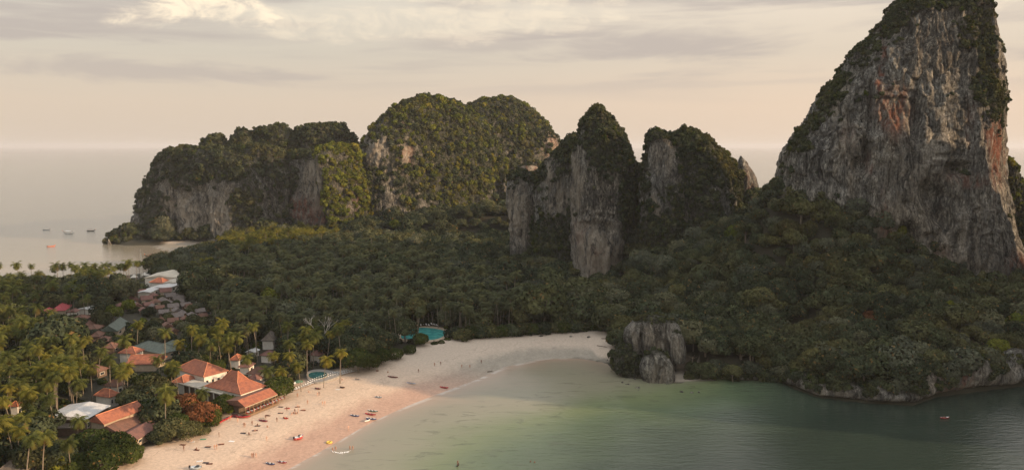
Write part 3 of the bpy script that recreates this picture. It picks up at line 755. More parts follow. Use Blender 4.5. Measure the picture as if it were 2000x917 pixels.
def sea_cliff():
    pts = np.array(GP((1340, 738), (1385, 738), (1450, 741), (1530, 744), (1548, 757), (1600, 775), (1700, 786), (1785, 790), (1828, 774), (1900, 765), (2000, 752)) + [(232, 300), (262, 262), (300, 236)])
    hts = np.array([1.0, 1.6, 2.2, 2.6, 6.5, 7, 7, 6.5, 9, 11, 12, 12, 12, 12], float)
    L = np.concatenate([[0], np.cumsum(np.hypot(*np.diff(pts, axis=0).T))])
    s = np.arange(0, L[-1], .45)
    P = np.c_[np.interp(s, L, pts[:, 0]), np.interp(s, L, pts[:, 1])]
    for _ in range(6): P[1:-1] = (P[:-2] + P[1:-1] * 2 + P[2:]) / 4
    h = np.interp(s, L, hts); h = h * (1 + .45 * fbm(s / 9, 0 * s, 0 * s, 3, 5))
    T = np.gradient(P, axis=0); T /= np.linalg.norm(T, axis=1, keepdims=True)
    N = np.c_[T[:, 1], -T[:, 0]]            # towards the water
    prof = [(-.12, -1.6), (0.0, -1.5), (.10, -1.2), (.16, .6), (.25, 1.3), (.40, 1.5), (.55, 1.2), (.7, .7), (.85, -.1), (1.0, -1.4), (1.08, -4.0), (1.05, -8.0)]
    m = len(prof) * 2; tt = np.linspace(0, len(prof) - 1, m)
    pz = np.interp(tt, range(len(prof)), [q[0] for q in prof]); po = np.interp(tt, range(len(prof)), [q[1] for q in prof])
    Zz = np.maximum(h, 1)[:, None] * pz[None]; k = np.clip(h / 6, .35, 1.3)[:, None]
    off = po[None] * k
    X = P[:, 0:1] + N[:, 0:1] * off; Y = P[:, 1:2] + N[:, 1:2] * off
    D = 1.5 * fbm(X / 6, Y / 6, Zz / 9, 4, 91) + .9 * (np.abs(fbm(X / 2.5, Y / 2.5, Zz / 7, 3, 95)) - .3)
    X = X + N[:, 0:1] * D; Y = Y + N[:, 1:2] * D
    V = np.stack([X, Y, Zz], -1); n = len(s)
    u, v = px(X, Y, Zz)
    un = u + 10 * fbm(X / 3, Y / 3, Zz / 3, 3, 3)
    red = ell(un, v, (1865, 745, 34, 30)) ; pale = np.clip(.25 + .7 * fbm(X / 8, Y / 8, Zz / 4, 3, 8), 0, 1) * (pz[None] < .8)
    moss = sstep(pz[None] + .95 * fbm(X / 5, Y / 5, Zz / 5, 3, 99) - .35 * sstep(X, 165, 190), .42, .64)
    i = np.arange(n * m).reshape(n, m)
    F = np.stack([i[:-1, :-1], i[1:, :-1], i[1:, 1:], i[:-1, 1:]], -1).reshape(-1, 4)
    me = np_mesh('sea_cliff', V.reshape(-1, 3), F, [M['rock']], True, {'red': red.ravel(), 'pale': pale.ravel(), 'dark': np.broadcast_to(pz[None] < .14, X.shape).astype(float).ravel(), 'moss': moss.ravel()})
    tag(link('sea_cliff', me), 'low undercut limestone cliff along the water below the wooded spur', None, None, 'structure')
    w = moss * (pz[None] > .22) * .22
    c = RNG.poisson(w); ii, jj = np.nonzero(c)
    SC.append((V[ii, jj], np.c_[N[ii] * .5, np.full(len(ii), .8)], RNG.uniform(.9, 2.0, len(ii)), np.zeros(len(ii))))
sea_cliff()

# ------------------------------------------------------------------ buildings
def gz(x, y):
    return float(ground_z(np.array([[x, y]]))[0][0])
def roof_mat(name, col, col2=None, rough=.75, stripe=3.2, spec=.25):
    m, T, out = mat_new(name)
    pos = T.new('ShaderNodeTexCoord').outputs['Object']
    n = T.noise(pos, .7, 6, .65); n2 = T.noise(pos, 3.5, 5, .7)
    c = T.mix(T.smooth(n, .35, .68), col, col2 or tuple(k * .55 for k in col))
    c = T.mix(1.0, c, T.ramp(n2, [(.3, (.78,) * 3), (.7, (1.2,) * 3)]), 'MULTIPLY')
    w = T.new('ShaderNodeTexWave', wave_type='BANDS', bands_direction='Z'); T.l.new(pos, w.inputs[0]); w.inputs['Scale'].default_value = stripe
    w.inputs['Distortion'].default_value = .8
    principled(T, out, c, rough, T.bump(T.math('ADD', w.outputs['Fac'], n2), .5, .12), spec)
    return m
M['tile'] = roof_mat('roof_tile_orange', (.40, .145, .08), (.26, .10, .065))
M['tile_brown'] = roof_mat('roof_tile_brown', (.22, .11, .075), (.14, .08, .06))
M['tile_red'] = roof_mat('roof_tile_red', (.235, .115, .09), (.165, .09, .075))
M['tile_grey'] = roof_mat('roof_tile_grey', (.21, .175, .155), (.14, .12, .11))
M['tile_green'] = roof_mat('roof_metal_green', (.13, .16, .13), (.085, .105, .085), .5)
M['tile_pink'] = roof_mat('roof_metal_pink', (.50, .10, .11), (.38, .08, .09), .5)
M['thatch'] = roof_mat('roof_thatch', (.22, .185, .15), (.13, .11, .09), .95)
M['metal_white'] = roof_mat('roof_metal_white', (.60, .60, .58), (.47, .46, .44), .5)
M['slab'] = simple('roof_concrete', (.46, .42, .35), .9, .2, .28, .5)
M['slab_cream'] = simple('roof_cream_sheet', (.52, .47, .38), .8, .2, .22, .35)
M['wall'] = simple('wall_white', (.70, .66, .58), .85, .2, .12, 1)
M['wall_tan'] = simple('wall_tan', (.40, .32, .23), .85, .2, .2, 1)
M['wall_dark'] = simple('wall_wood', (.13, .09, .065), .85, .2, .25, 2)
M['glass'] = simple('window_glass', (.03, .035, .04), .15, .5, .1)
M['trim'] = simple('trim_white', (.72, .66, .56), .7, .3, .1)
M['trim_orange'] = simple('ridge_tile', (.62, .25, .13), .7, .3, .15)
M['wood'] = simple('wood', (.26, .16, .09), .8, .2, .25, 3)
M['stone'] = simple('stone_paving', (.30, .28, .25), .9, .2, .25, 1)

FOOT, KEEP = [], [(1216, 640, 1342, 752, 346), (1116, 440, 1214, 540, 552), (990, 400, 1030, 466, 612)]
FOOT += [tuple(G(u_, v_, 3)[:2]) + (r_,) for u_, v_, r_ in ((1265, 735, 9), (1295, 735, 8), (1240, 722, 8))]
def roof_shell(kind, L, W, h, rise, ov=.6, ridge=None, off=0.0):
    x, y = L / 2 + ov, W / 2 + ov
    if kind == 'hip':
        r = max(L - W, 0) / 2 if ridge is None else ridge / 2
        if L >= W: R = [(-r, 0), (r, 0)]
        else:
            r = (W - L) / 2 if ridge is None else ridge / 2; R = [(0, -r), (0, r)]
    elif kind == 'gable': R = [(-x, off), (x, off)]
    elif kind == 'gable_y': R = [(off, -y), (off, y)]
    E = [(-x, -y), (x, -y), (x, y), (-x, y)]
    V = [(a, b, h) for a, b in E] + [(a, b, h + rise) for a, b in R]
    if kind == 'gable' or (kind == 'hip' and L >= W):
        F = [(0, 1, 5, 4), (2, 3, 4, 5), (1, 2, 5), (3, 0, 4)]
    else:
        F = [(1, 2, 5, 4), (3, 0, 4, 5), (0, 1, 4), (2, 3, 5)]
    t = .18
    n = len(V); V2 = V + [(a * .995, b * .995, z - t) for a, b, z in V]
    F2 = F + [tuple(i + n for i in f[::-1]) for f in F] + [(i, i + n, (i + 1) % 4 + n, (i + 1) % 4) for i in range(4)]
    return V2, F2, V
def house(name, label, c, L, W, rz, h=3.0, rise=2.0, kind='hip', roof='tile', wall='wall', group=None, nwin=2, cat='house', ov=.6, ridge=None, off=0, detail=True, base=None, cap=True, tier=None):
    z0 = gz(c[0], c[1]) if base is None else base
    e_ = empty(name, (c[0], c[1], z0 - .1), rz); tag(e_, label, cat, group)
    mb = MB()
    mb.box((0, 0, h / 2), (L, W, h)); mb.build('wall', M[wall], e_)
    V2, F2, V = roof_shell(kind, L, W, h, rise, ov, ridge, off)
    ro = MB().add(V2, F2).build('roof', M[roof], e_)
    if cap and detail:
        cb = MB(); r0, r1 = Vector(V[4]), Vector(V[5]); up = Vector((0, 0, .08))
        if (r1 - r0).length > .3: cb.tube([r0 + up, r1 + up], .14, 5)
        if kind == 'hip':
            prs = [(0, 4), (3, 4), (1, 5), (2, 5)] if L >= W else [(0, 4), (1, 4), (2, 5), (3, 5)]
            for a_, b_ in prs: cb.tube([Vector(V[a_]) + up, Vector(V[b_]) + up], .12, 5)
        if cb.v: cb.build('ridge_tiles', M['trim_orange'] if roof == 'tile' else M[roof], ro)
    if tier:
        k, dz, rr = tier
        V2, F2, V = roof_shell('hip', L * k, W * k, h + dz, rr, .2)
        MB().add(V2, F2).build('upper_roof', M[roof], e_)
        cb = MB()
        for a_, b_ in ([(0, 4), (3, 4), (1, 5), (2, 5)] if L >= W else [(0, 4), (1, 4), (2, 5), (3, 5)]): cb.tube([Vector(V[a_]) + Vector((0, 0, .08)), Vector(V[b_]) + Vector((0, 0, .08))], .13, 5)
        cb.build('ridge_tiles', M['trim_orange'], ro)
    if detail:
        for i in range(nwin):
            xx = (i + .5) / nwin * L - L / 2
            w = MB().box((xx, -W / 2 - .02, h * .55), (L / nwin * .45, .12, h * .38)).build('window', M['trim'], e_)
            MB().box((xx, -W / 2 - .09, h * .55), (L / nwin * .38, .06, h * .31)).build('pane', M['glass'], w)
        MB().box((L / 2 + .03, W * .15, h * .36), (.1, 1.0, h * .7)).build('door', M['wood'], e_)
    FOOT.append((c[0], c[1], max(L, W) * .55))
    return e_
def px_house(name, label, A, B, C, ze, **k):
    a, b, c = G(*A, ze + 3), G(*B, ze + 3), G(*C, ze + 3)
    x = (c - b)[:2]; L = np.linalg.norm(x); x /= L
    y = np.array([-x[1], x[0]]); W = abs((a - b)[:2] @ y)
    along = (a - b)[:2] @ x
    ctr = b[:2] + x * (L / 2 + along * .5) + y * W / 2
    ov = k.get('ov', .6)
    us = [A[0], B[0], C[0]]; vs = [A[1], B[1], C[1]]
    KEEP.append((min(us), min(vs) - k.get('rise', 2) * 4, max(us), max(vs) + 3, ctr[1]))
    return house(name, label, ctr, L - 2 * ov, max(W - 2 * ov, 2), math.atan2(x[1], x[0]), h=ze, base=3.0, **k)

# --- the row by the beach
px_house('villa', 'white walled villa under a big hipped roof, brown on one side, orange on the other', (351, 716), (387, 738), (437, 725), 6.5, rise=3.6, roof='tile', nwin=4)
px_house('pavilion', 'small orange hipped roof tucked between the big villa and the flat roofed building', (341, 742), (350, 752), (378, 740), 4.5, rise=2.0, roof='tile', nwin=2)
def flat_building():
    a, b, c = G(353, 744, 7.5), G(424, 771, 7.5), G(452, 762, 7.5)
    x = (c - b)[:2]; L = np.linalg.norm(x); x /= L; y = np.array([-x[1], x[0]]); W = abs((a - b)[:2] @ y)
    ctr = b[:2] + x * (L / 2 + ((a - b)[:2] @ x) * .5) + y * W / 2
    e_ = empty('flat_roofed_building', (ctr[0], ctr[1], 3.0), math.atan2(x[1], x[0]))
    tag(e_, 'long low building with a weathered flat concrete roof and pale columns beside the villa', 'building')
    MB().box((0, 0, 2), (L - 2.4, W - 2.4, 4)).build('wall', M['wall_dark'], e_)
    r = MB().box((0, W * .26, 4.3), (L, W * .47, .45)).build('roof', M['slab'], e_)
    MB().box((0, -W * .235, 4.15), (L, W * .49, .4)).build('roof', M['slab_cream'], e_)
    for i in range(5): MB().box((-L / 2 + .4 + i * (L - .8) / 4, -W / 2 + .3, 2), (.4, .4, 4)).build('column', M['wall'], e_)
    for i in range(7): MB().box((-L / 2 + .3, -W / 2 + 1.5 + i * (W - 2) / 7, 2), (.35, .35, 4)).build('column', M['wall'], e_)
    for i in range(4): MB().box((-L / 2 + 1.6 + i * (L - 3) / 3.2, -W / 2 + 1.14, 2.2), (1.6, .1, 2.4)).build('window', M['glass'], e_)
    FOOT.append((ctr[0], ctr[1], W * .5)); FOOT.append(tuple(G(385, 748, 3)[:2]) + (6,)); FOOT.append(tuple(G(430, 762, 3)[:2]) + (6,))
    KEEP.append((350, 733, 455, 778, ctr[1]))
flat_building()
px_house('restaurant', 'orange pyramid roofed hall with a second raised tier behind the beach terrace', (414, 748), (455, 774), (506, 757), 5.5, rise=4.6, roof='tile', nwin=3, ridge=.5, tier=(.46, 2.5, 3.6), cat='restaurant')
def terrace():
    a, b, c = G(453, 774, 6.8), G(478, 790, 6.8), G(536, 767, 6.8)
    x = (c - b)[:2]; L = np.linalg.norm(x); x /= L; y = np.array([-x[1], x[0]]); W = abs((a - b)[:2] @ y) + 2.5
    ctr = b[:2] + x * L / 2 + y * W / 2
    e_ = empty('beach_restaurant', (ctr[0], ctr[1], 3.0), math.atan2(x[1], x[0]))
    tag(e_, 'long open fronted beach restaurant with a brown tiled roof and a bright orange front eave', 'restaurant')
    FOOT.append((ctr[0], ctr[1], L * .45)); KEEP.append((450, 755, 540, 800, ctr[1]))
    for d in (-.3, .3): FOOT.append((ctr[0] + x[0] * L * d, ctr[1] + x[1] * L * d, 6))
    V2, F2, V = roof_shell('gable', L, W, 3.3, 2.0, .7, off=-W * .30)
    r = MB().add(V2, F2).build('roof', M['tile_brown'], e_)
    V = [(-L / 2 - .75, -W / 2 - .78, 3.30), (L / 2 + .75, -W / 2 - .78, 3.30), (L / 2 + .75, -W * .30, 5.36), (-L / 2 - .75, -W * .30, 5.36)]
    V = V + [(p[0], p[1], p[2] + .06) for p in V]
    MB().add(V, [(3, 2, 1, 0), (4, 5, 6, 7), (0, 1, 5, 4), (1, 2, 6, 5), (2, 3, 7, 6), (3, 0, 4, 7)]).build('eave_tiles', M['tile'], r)
    MB().box((0, -W / 2 - .85, 3.1), (L + 1.5, .12, .3)).build('fascia', M['wall_tan'], e_)
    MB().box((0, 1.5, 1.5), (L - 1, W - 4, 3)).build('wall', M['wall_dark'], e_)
    MB().box((0, -W / 2 + .2, .12), (L + .5, 4.2, .3)).build('terrace_floor', M['wood'], e_)
    for i in range(9): MB().box((-L / 2 + i * L / 8, -W / 2 - .3, 1.6), (.16, .16, 3.2)).build('column', M['wood'], e_)
    return e_, L, W
TER, TL, TW = terrace()
px_house('hut', 'small maroon roofed hut behind the beach restaurant', (484, 738), (497, 744), (511, 738), 3.0, rise=1.8, roof='tile_red', nwin=1, cat='hut')
px_house('hut', 'brown roofed pavilion beside the palms between restaurant and pool', (486, 726), (500, 733), (520, 724), 3.5, rise=2.2, roof='tile_brown', nwin=2, cat='hut')
px_house('hut', 'dark grey roof directly behind the beach restaurant', (488, 747), (503, 757), (522, 750), 2.8, rise=1.5, roof='tile_grey', nwin=1, cat='hut')
px_house('cottage', 'orange roofed cottage in the trees above the villa', (452, 699), (462, 706), (474, 699), 4, rise=2, roof='tile', nwin=1)
px_house('cottage', 'small brown roof among the palms right of the orange roofed cottage', (470, 712), (482, 720), (494, 712), 3.4, rise=2, roof='tile_red', nwin=1)
px_house('cottage', 'maroon roofed cottage between the palms above the oval pool', (606, 690), (618, 696), (634, 689), 3.6, rise=1.8, roof='tile_red', nwin=2)
px_house('cottage', 'maroon roof half hidden by palms left of the pool cottage', (512, 690), (523, 697), (538, 690), 3.6, rise=1.8, roof='tile_red', nwin=1)
px_house('cottage', 'grey thatched roof alone in the dark palm forest', (514, 660), (531, 669), (541, 658), 4.6, rise=3.0, roof='thatch', kind='hip', nwin=1)
px_house('shed', 'small white roofed shed behind the huts', (483, 684), (493, 690), (504, 684), 2.8, rise=.8, roof='metal_white', kind='gable', nwin=1, cat='shed')

# --- foreground left
px_house('warehouse', 'pale metal roofed shed in the near palm grove', (100, 806), (148, 829), (200, 800), 5.5, rise=1.3, kind='gable', roof='metal_white', wall='wall_dark', nwin=4, cat='shed', cap=False)
px_house('lean_to', 'weathered grey low roof in front of the pale metal shed', (99, 824), (136, 846), (150, 834), 3.2, rise=.9, kind='gable_y', roof='thatch', wall='wall_dark', nwin=1, cat='shed', cap=False)
px_house('beach_hall', 'long hall with a raised orange ridge roof in the near left', (178, 819), (197, 829), (279, 799), 6.4, rise=2.4, kind='gable', roof='tile', wall='wall_tan', nwin=5, cat='building')
px_house('annex', 'brown tiled annex below the long orange roof', (196, 835), (222, 852), (290, 818), 3.4, rise=2.2, kind='gable', roof='tile_brown', wall='wall_tan', nwin=3, cat='building', cap=False)
px_house('annex', 'dark red tiled annex nearest the beach', (232, 848), (253, 866), (304, 836), 2.8, rise=1.6, kind='gable', roof='tile_red', wall='wall_tan', nwin=3, cat='building', cap=False)
px_house('annex', 'small brown roof at the beach end of the long hall', (270, 822), (288, 834), (308, 824), 3.0, rise=1.8, kind='hip', roof='tile_brown', wall='wall_tan', nwin=1, cat='building', cap=False)
px_house('hut', 'grey thatched roof cut by the bottom left edge of the photo', (6, 912), (30, 932), (54, 916), 4.0, rise=2.6, kind='hip', roof='thatch', wall='wall_dark', nwin=1, cat='hut')
px_house('cottage', 'small orange roof at the left edge among palms', (20, 790), (30, 795), (42, 789), 4.5, rise=1.4, roof='tile', nwin=1)
px_house('cottage', 'orange roofed cottage in the middle of the near palm grove', (190, 768), (206, 778), (228, 770), 4.5, rise=2.2, roof='tile', nwin=2)
px_house('cottage', 'brown roof just above the orange roofed grove cottage', (208, 750), (222, 757), (240, 750), 4.2, rise=2.0, roof='tile_brown', nwin=1)
px_house('villa', 'large orange gabled roof between tall palms', (262, 699), (290, 722), (312, 706), 3.4, rise=2.6, kind='gable_y', roof='tile', wall='wall_tan', nwin=2)
px_house('cottage', 'orange roof at the upper end of the orange row', (240, 684), (255, 694), (273, 686), 4.5, rise=2.2, roof='tile', nwin=1)
px_house('cottage', 'brown roofed cottage hidden deep in the grove', (168, 720), (182, 728), (206, 720), 3.2, rise=2.0, roof='tile_brown', wall='wall_dark', nwin=1)
for i, (u, v, w) in enumerate([(158, 621, 17), (171, 633, 13), (183, 640, 16), (190, 654, 12), (204, 663, 18), (217, 676, 14)]):
    px_house('row_house', ['brown row house roof, topmost of the row stepping down through the grove', 'second brown row house roof from the top of the stepping row', 'third brown row house roof from the top of the stepping row',
             'fourth brown row house roof from the top of the stepping row', 'fifth brown row house roof from the top of the stepping row', 'brown row house roof at the bottom of the stepping row'][i],
             (u - w, v), (u, v + 6), (u + w, v - 2), 3.0, rise=1.8, roof='tile_brown', wall='wall_dark', nwin=1, group='brown row houses stepping through the grove')
px_house('large_house', 'grey green metal roofed house standing alone in dark trees', (202, 641), (222, 652), (246, 634), 3.6, rise=3.0, kind='gable', roof='tile_green', wall='wall_tan', nwin=2)
px_house('large_house', 'long dark green roof above the orange roofs', (272, 673), (296, 695), (340, 684), 3.5, rise=2.8, kind='hip', roof='tile_green', wall='wall_tan', nwin=3)
px_house('large_house', 'second dark green roof right of the long one', (318, 672), (338, 684), (368, 674), 3.2, rise=2.4, kind='hip', roof='tile_green', wall='wall_tan', nwin=2)
px_house('house', 'pink metal roofed house, largest of the pink roofs', (106, 602), (120, 610), (136, 600), 4.2, rise=2.8, kind='hip', roof='tile_pink', wall='wall_tan', nwin=2)
px_house('house', 'low long pink roof left of the largest pink roof', (77, 608), (90, 612), (104, 606), 4.2, rise=1.4, kind='gable', roof='tile_pink', nwin=1)
px_house('house', 'small reddish lean roof right of the largest pink roof', (134, 606), (144, 612), (152, 607), 4.0, rise=1.0, kind='gable', roof='tile_red', nwin=1)
px_house('shed', 'pale grey tin roof between the pink roofs and the village', (156, 601), (168, 606), (188, 600), 3.8, rise=.8, kind='gable', roof='metal_white', nwin=1, cat='shed')

# --- by the far beach
px_house('warehouse', 'large cream roofed market hall near the far beach mast', (296, 536), (326, 548), (354, 536), 6.5, rise=1.8, kind='gable', roof='slab_cream', nwin=5, cat='market hall', cap=False)
px_house('market_shop', 'orange hipped roof in front of the cream market hall', (298, 549), (310, 554), (328, 550), 5.0, rise=2.8, roof='tile', nwin=2, cat='shop')
px_house('warehouse', 'long white sheet roof just below the orange hipped one', (298, 559), (318, 565), (347, 556), 4.0, rise=.8, kind='gable', roof='metal_white', nwin=3, cat='shed', cap=False)
px_house('warehouse', 'white sheet roof seen through palm fronds above the cottages', (273, 568), (288, 573), (306, 565), 4.0, rise=.8, kind='gable', roof='metal_white', nwin=2, cat='shed', cap=False)
px_house('warehouse', 'grey second bay of the market hall', (324, 548), (336, 556), (350, 547), 5.0, rise=1.0, kind='gable', roof='slab', nwin=2, cat='market hall', cap=False)
for i, (u, v) in enumerate([(283, 536), (291, 537), (262, 541)]):
    c = G(u, v, 5); e_ = empty('tent', (c[0], c[1], gz(c[0], c[1]))); tag(e_, ['white peaked tent left of the market hall', 'white peaked tent touching the market hall', 'white peaked tent beside the mast'][i], 'tent')
    MB().add([(-2, -2, 2.4), (2, -2, 2.4), (2, 2, 2.4), (-2, 2, 2.4), (0, 0, 4.6)], [(0, 1, 4), (1, 2, 4), (2, 3, 4), (3, 0, 4), (3, 2, 1, 0)]).build('canopy', M['wall'], e_)
    for sx in (-1.9, 1.9):
        for sy in (-1.9, 1.9): MB().tube([(sx, sy, 0), (sx, sy, 2.4)], .06, 5).build('pole', M['trim'], e_)
    KEEP.append((u - 4, v - 6, u + 4, v + 4, c[1]))
VIL = [(222, 582, 'r', 17), (236, 596, 'r', 13), (272, 573, 'r', 20), (286, 584, 'r', 16), (253, 582, 'r', 13), (323, 569, 'r', 16), (257, 591, 'e', 13), (300, 576, 'r', 12),
       (333, 579, 'g', 14), (318, 586, 'g', 15), (349, 584, 'g', 15), (365, 573, 'g', 15), (391, 590, 'g', 15), (362, 596, 'g', 14), (338, 599, 'g', 15), (373, 600, 'b', 15), (320, 610, 'g', 14),
       (346, 618, 'g', 16), (391, 609, 'g', 14), (300, 599, 'g', 14), (346, 607, 'g', 14), (405, 607, 'b', 12), (304, 589, 'b', 13), (290, 595, 'r', 13), (338, 628, 'b', 15), (380, 583, 'g', 12),
       (247, 600, 'r', 12), (268, 598, 'r', 13), (357, 611, 'g', 13), (326, 636, 'b', 15), (338, 646, 'b', 13), (315, 624, 'b', 13), (280, 606, 'r', 12), (330, 590, 'g', 12), (404, 596, 'g', 11), (312, 600, 'b', 12),
       (375, 614, 'g', 13), (362, 622, 'b', 12), (242, 588, 'r', 11), (355, 575, 'g', 11), (396, 618, 'b', 12), (350, 590, 'g', 12), (264, 585, 'r', 11), (410, 600, 'g', 10)]
VN = {'r': ('tile_red', 'reddish gabled cottage roof at the left of the packed village'), 'g': ('tile_grey', 'grey gabled cottage roof in the packed village centre'),
      'b': ('tile_brown', 'brown gabled cottage roof on the near side of the packed village'), 'e': ('tile_green', 'only greenish cottage roof among the red village roofs')}
VR = random.Random(5)
VQ = {'r': sorted(c_[0] + c_[1] * .01 for c_ in VIL if c_[2] == 'r'), 'g': sorted(c_[0] + c_[1] * .01 for c_ in VIL if c_[2] == 'g'), 'b': sorted(c_[0] + c_[1] * .01 for c_ in VIL if c_[2] == 'b')}
VW = {'r': 'reddish cottage roof, {} from the left of the red ones in the packed village', 'g': 'grey cottage roof, {} from the left of the grey ones in the packed village', 'b': 'brown cottage roof, {} from the left of the brown ones in the packed village'}
for i, (u, v, k, w) in enumerate(VIL):
    c = G(u, v, 5.0); s = c[1] / FPX
    rz = math.radians(VR.choice([35, 38, -52, 32, -48]) + VR.uniform(-5, 5))
    L = w * s * 1.22
    house('cottage', VN[k][1] if k == 'e' else VW[k].format(ORD_[VQ[k].index(u + v * .01)]), c, L, L * .92, rz, h=2.0 + VR.random() * .7, rise=L * .36, kind='gable' if VR.random() < .7 else 'hip', roof=VN[k][0], wall=VR.choice(['wall_tan', 'wall_dark', 'wall_dark']),
          group='packed village cottages', nwin=1, cat='house', ov=.45, cap=False, base=3.0)
KEEP.append((215, 566, 408, 628, 440)); 

def mast(u, v, vtop, label, kind):
    c = G(u, v, 3); H = (at(u, vtop, c[1])[2]) - 3
    e_ = empty('mast', (c[0], c[1], 3)); tag(e_, label, 'mast')
    m = MB(); r = .9
    for k in range(3):
        a = 2 * math.pi * k / 3; m.tube([(r * math.cos(a), r * math.sin(a), 0), (.35 * math.cos(a), .35 * math.sin(a), H)], .16, 5)
    m.build('lattice_leg', M['trim'], e_)
    m = MB(); n = int(H / 1.6)
    for j in range(n):
        z0 = j * H / n; z1 = (j + 1) * H / n; q0 = r + (.35 - r) * z0 / H; q1 = r + (.35 - r) * z1 / H
        for k in range(3):
            a = 2 * math.pi * k / 3; b = 2 * math.pi * (k + 1) / 3
            m.tube([(q0 * math.cos(a), q0 * math.sin(a), z0), (q1 * math.cos(b), q1 * math.sin(b), z1)], .09, 4)
    m.build('bracing', M['trim'], e_)
    if kind:
        m = MB().box((0, 0, H * .55), (2.4, 2.4, .3)); m.box((0, 0, H * .55 + .8), (1.9, 1.9, 1.1)); m.build('platform', M['trim_orange'], e_)
        MB().tube([(0, 0, H), (0, 0, H + 3)], .1, 5).build('antenna', M['trim'], e_)
    return e_
mast(277, 541, 494, 'tall slim pale communication mast with a platform beside the far beach', True)
mast(382, 507, 480, 'thin white lattice mast at the far beach, left of a pair', False)
mast(387, 507, 479, 'thin white lattice mast at the far beach, right of a pair', False)

# --- pools
def poly_sheet(name, P, z0, z1, mat, parent=None, inv=False):
    n = len(P); V = [(x, y, z1) for x, y in P] + [(x, y, z0) for x, y in P]
    F = [tuple(range(n)), tuple(range(2 * n - 1, n - 1, -1))] + [(i, i + n, (i + 1) % n + n, (i + 1) % n) for i in range(n)]
    return MB().add(V, F).build(name, M[mat], parent)
def smooth_poly(P, n=3):
    P = np.array(P, float)
    for _ in range(n): P = np.stack([.75 * P + .25 * np.roll(P, -1, 0), .25 * P + .75 * np.roll(P, -1, 0)], 1).reshape(-1, 2)
    return P
def water_mat(name, c1, c2):
    m, T, out = mat_new(name)
    pos = T.new('ShaderNodeNewGeometry').outputs['Position']
    n = T.noise(pos, .35, 4, .6)
    c = T.mix(T.smooth(n, .40, .60), c1, c2)
    principled(T, out, c, .12, T.bump(T.noise(pos, 2.2, 3, .6), .25, .1), .5); return m
M['pool_a'] = water_mat('pool_water_teal', (.020, .085, .095), (.03, .12, .125))
M['pool_b'] = water_mat('pool_water_turquoise', (.035, .23, .22), (.075, .34, .31))
def pool(label, uv, mat, deck_uv, z=3.2, deckmat='stone'):
    P = smooth_poly([tuple(G(u, v, z)[:2]) for u, v in uv]); c = P.mean(0)
    D = smooth_poly([tuple(G(u, v, z)[:2]) for u, v in deck_uv], 2)
    e_ = empty('swimming_pool', (c[0], c[1], z)); tag(e_, label, 'pool')
    poly_sheet('deck', D - c, -1.2, .10, deckmat, e_)
    k = P - c; k = k * (1 + .5 / np.maximum(np.linalg.norm(k, axis=1, keepdims=True), 1))
    poly_sheet('coping', k, -.4, .22, 'wall_tan', e_)
    poly_sheet('water', P - c, -.4, .26, mat, e_)
    return e_, c
pool('oval dark teal swimming pool at the edge of the sand', [(602, 731), (608, 727), (622, 726), (637, 727), (640, 733), (632, 738), (616, 740), (604, 738)], 'pool_a', [(596, 728), (612, 720), (645, 722), (672, 730), (650, 739), (622, 747), (603, 745)])
pool('large turquoise free form lagoon pool half hidden behind beach trees', [(781, 662), (786, 648), (800, 643), (815, 640), (838, 640), (868, 645), (871, 652), (862, 660), (845, 664), (825, 664), (805, 663)], 'pool_b', [(776, 664), (778, 647), (800, 638), (840, 636), (878, 641), (878, 656), (850, 668), (800, 668)], deckmat='wall_tan')
KEEP.append((600, 722, 642, 742, 355)); KEEP.append((782, 640, 872, 666, 400))
for u, v in [(622, 733), (650, 732), (605, 733), (637, 740)]: FOOT.append(tuple(G(u, v, 3)[:2]) + (6,))
for u, v in [(790, 655), (810, 650), (830, 650), (850, 652), (868, 650), (800, 642), (840, 640), (870, 660), (820, 660), (845, 662)]: FOOT.append(tuple(G(u, v, 3)[:2]) + (7,))
# sea wall of the terraces
def wall_strip(name, label, uv, h, t, mat, z=2.2):
    P = [G(u, v, z)[:2] for u, v in uv]; m = MB()
    for a, b in zip(P[:-1], P[1:]):
        c = (a + b) / 2; d = b - a; m.box((c[0], c[1], z + h / 2 - .4), (np.linalg.norm(d) + t * .5, t, h), math.atan2(d[1], d[0]))
    o = m.build(name, M[mat]); tag(o, label, 'wall')
wall_strip('sea_wall', 'low wall between the restaurant terrace and the sand', [(478, 803), (500, 795), (520, 787), (552, 771), (568, 763)], 1.0, .4, 'wood')
wall_strip('sea_wall', 'low stone wall between the oval pool terrace and the sand', [(570, 762), (600, 752), (640, 741), (680, 729), (700, 724)], .9, .5, 'stone')

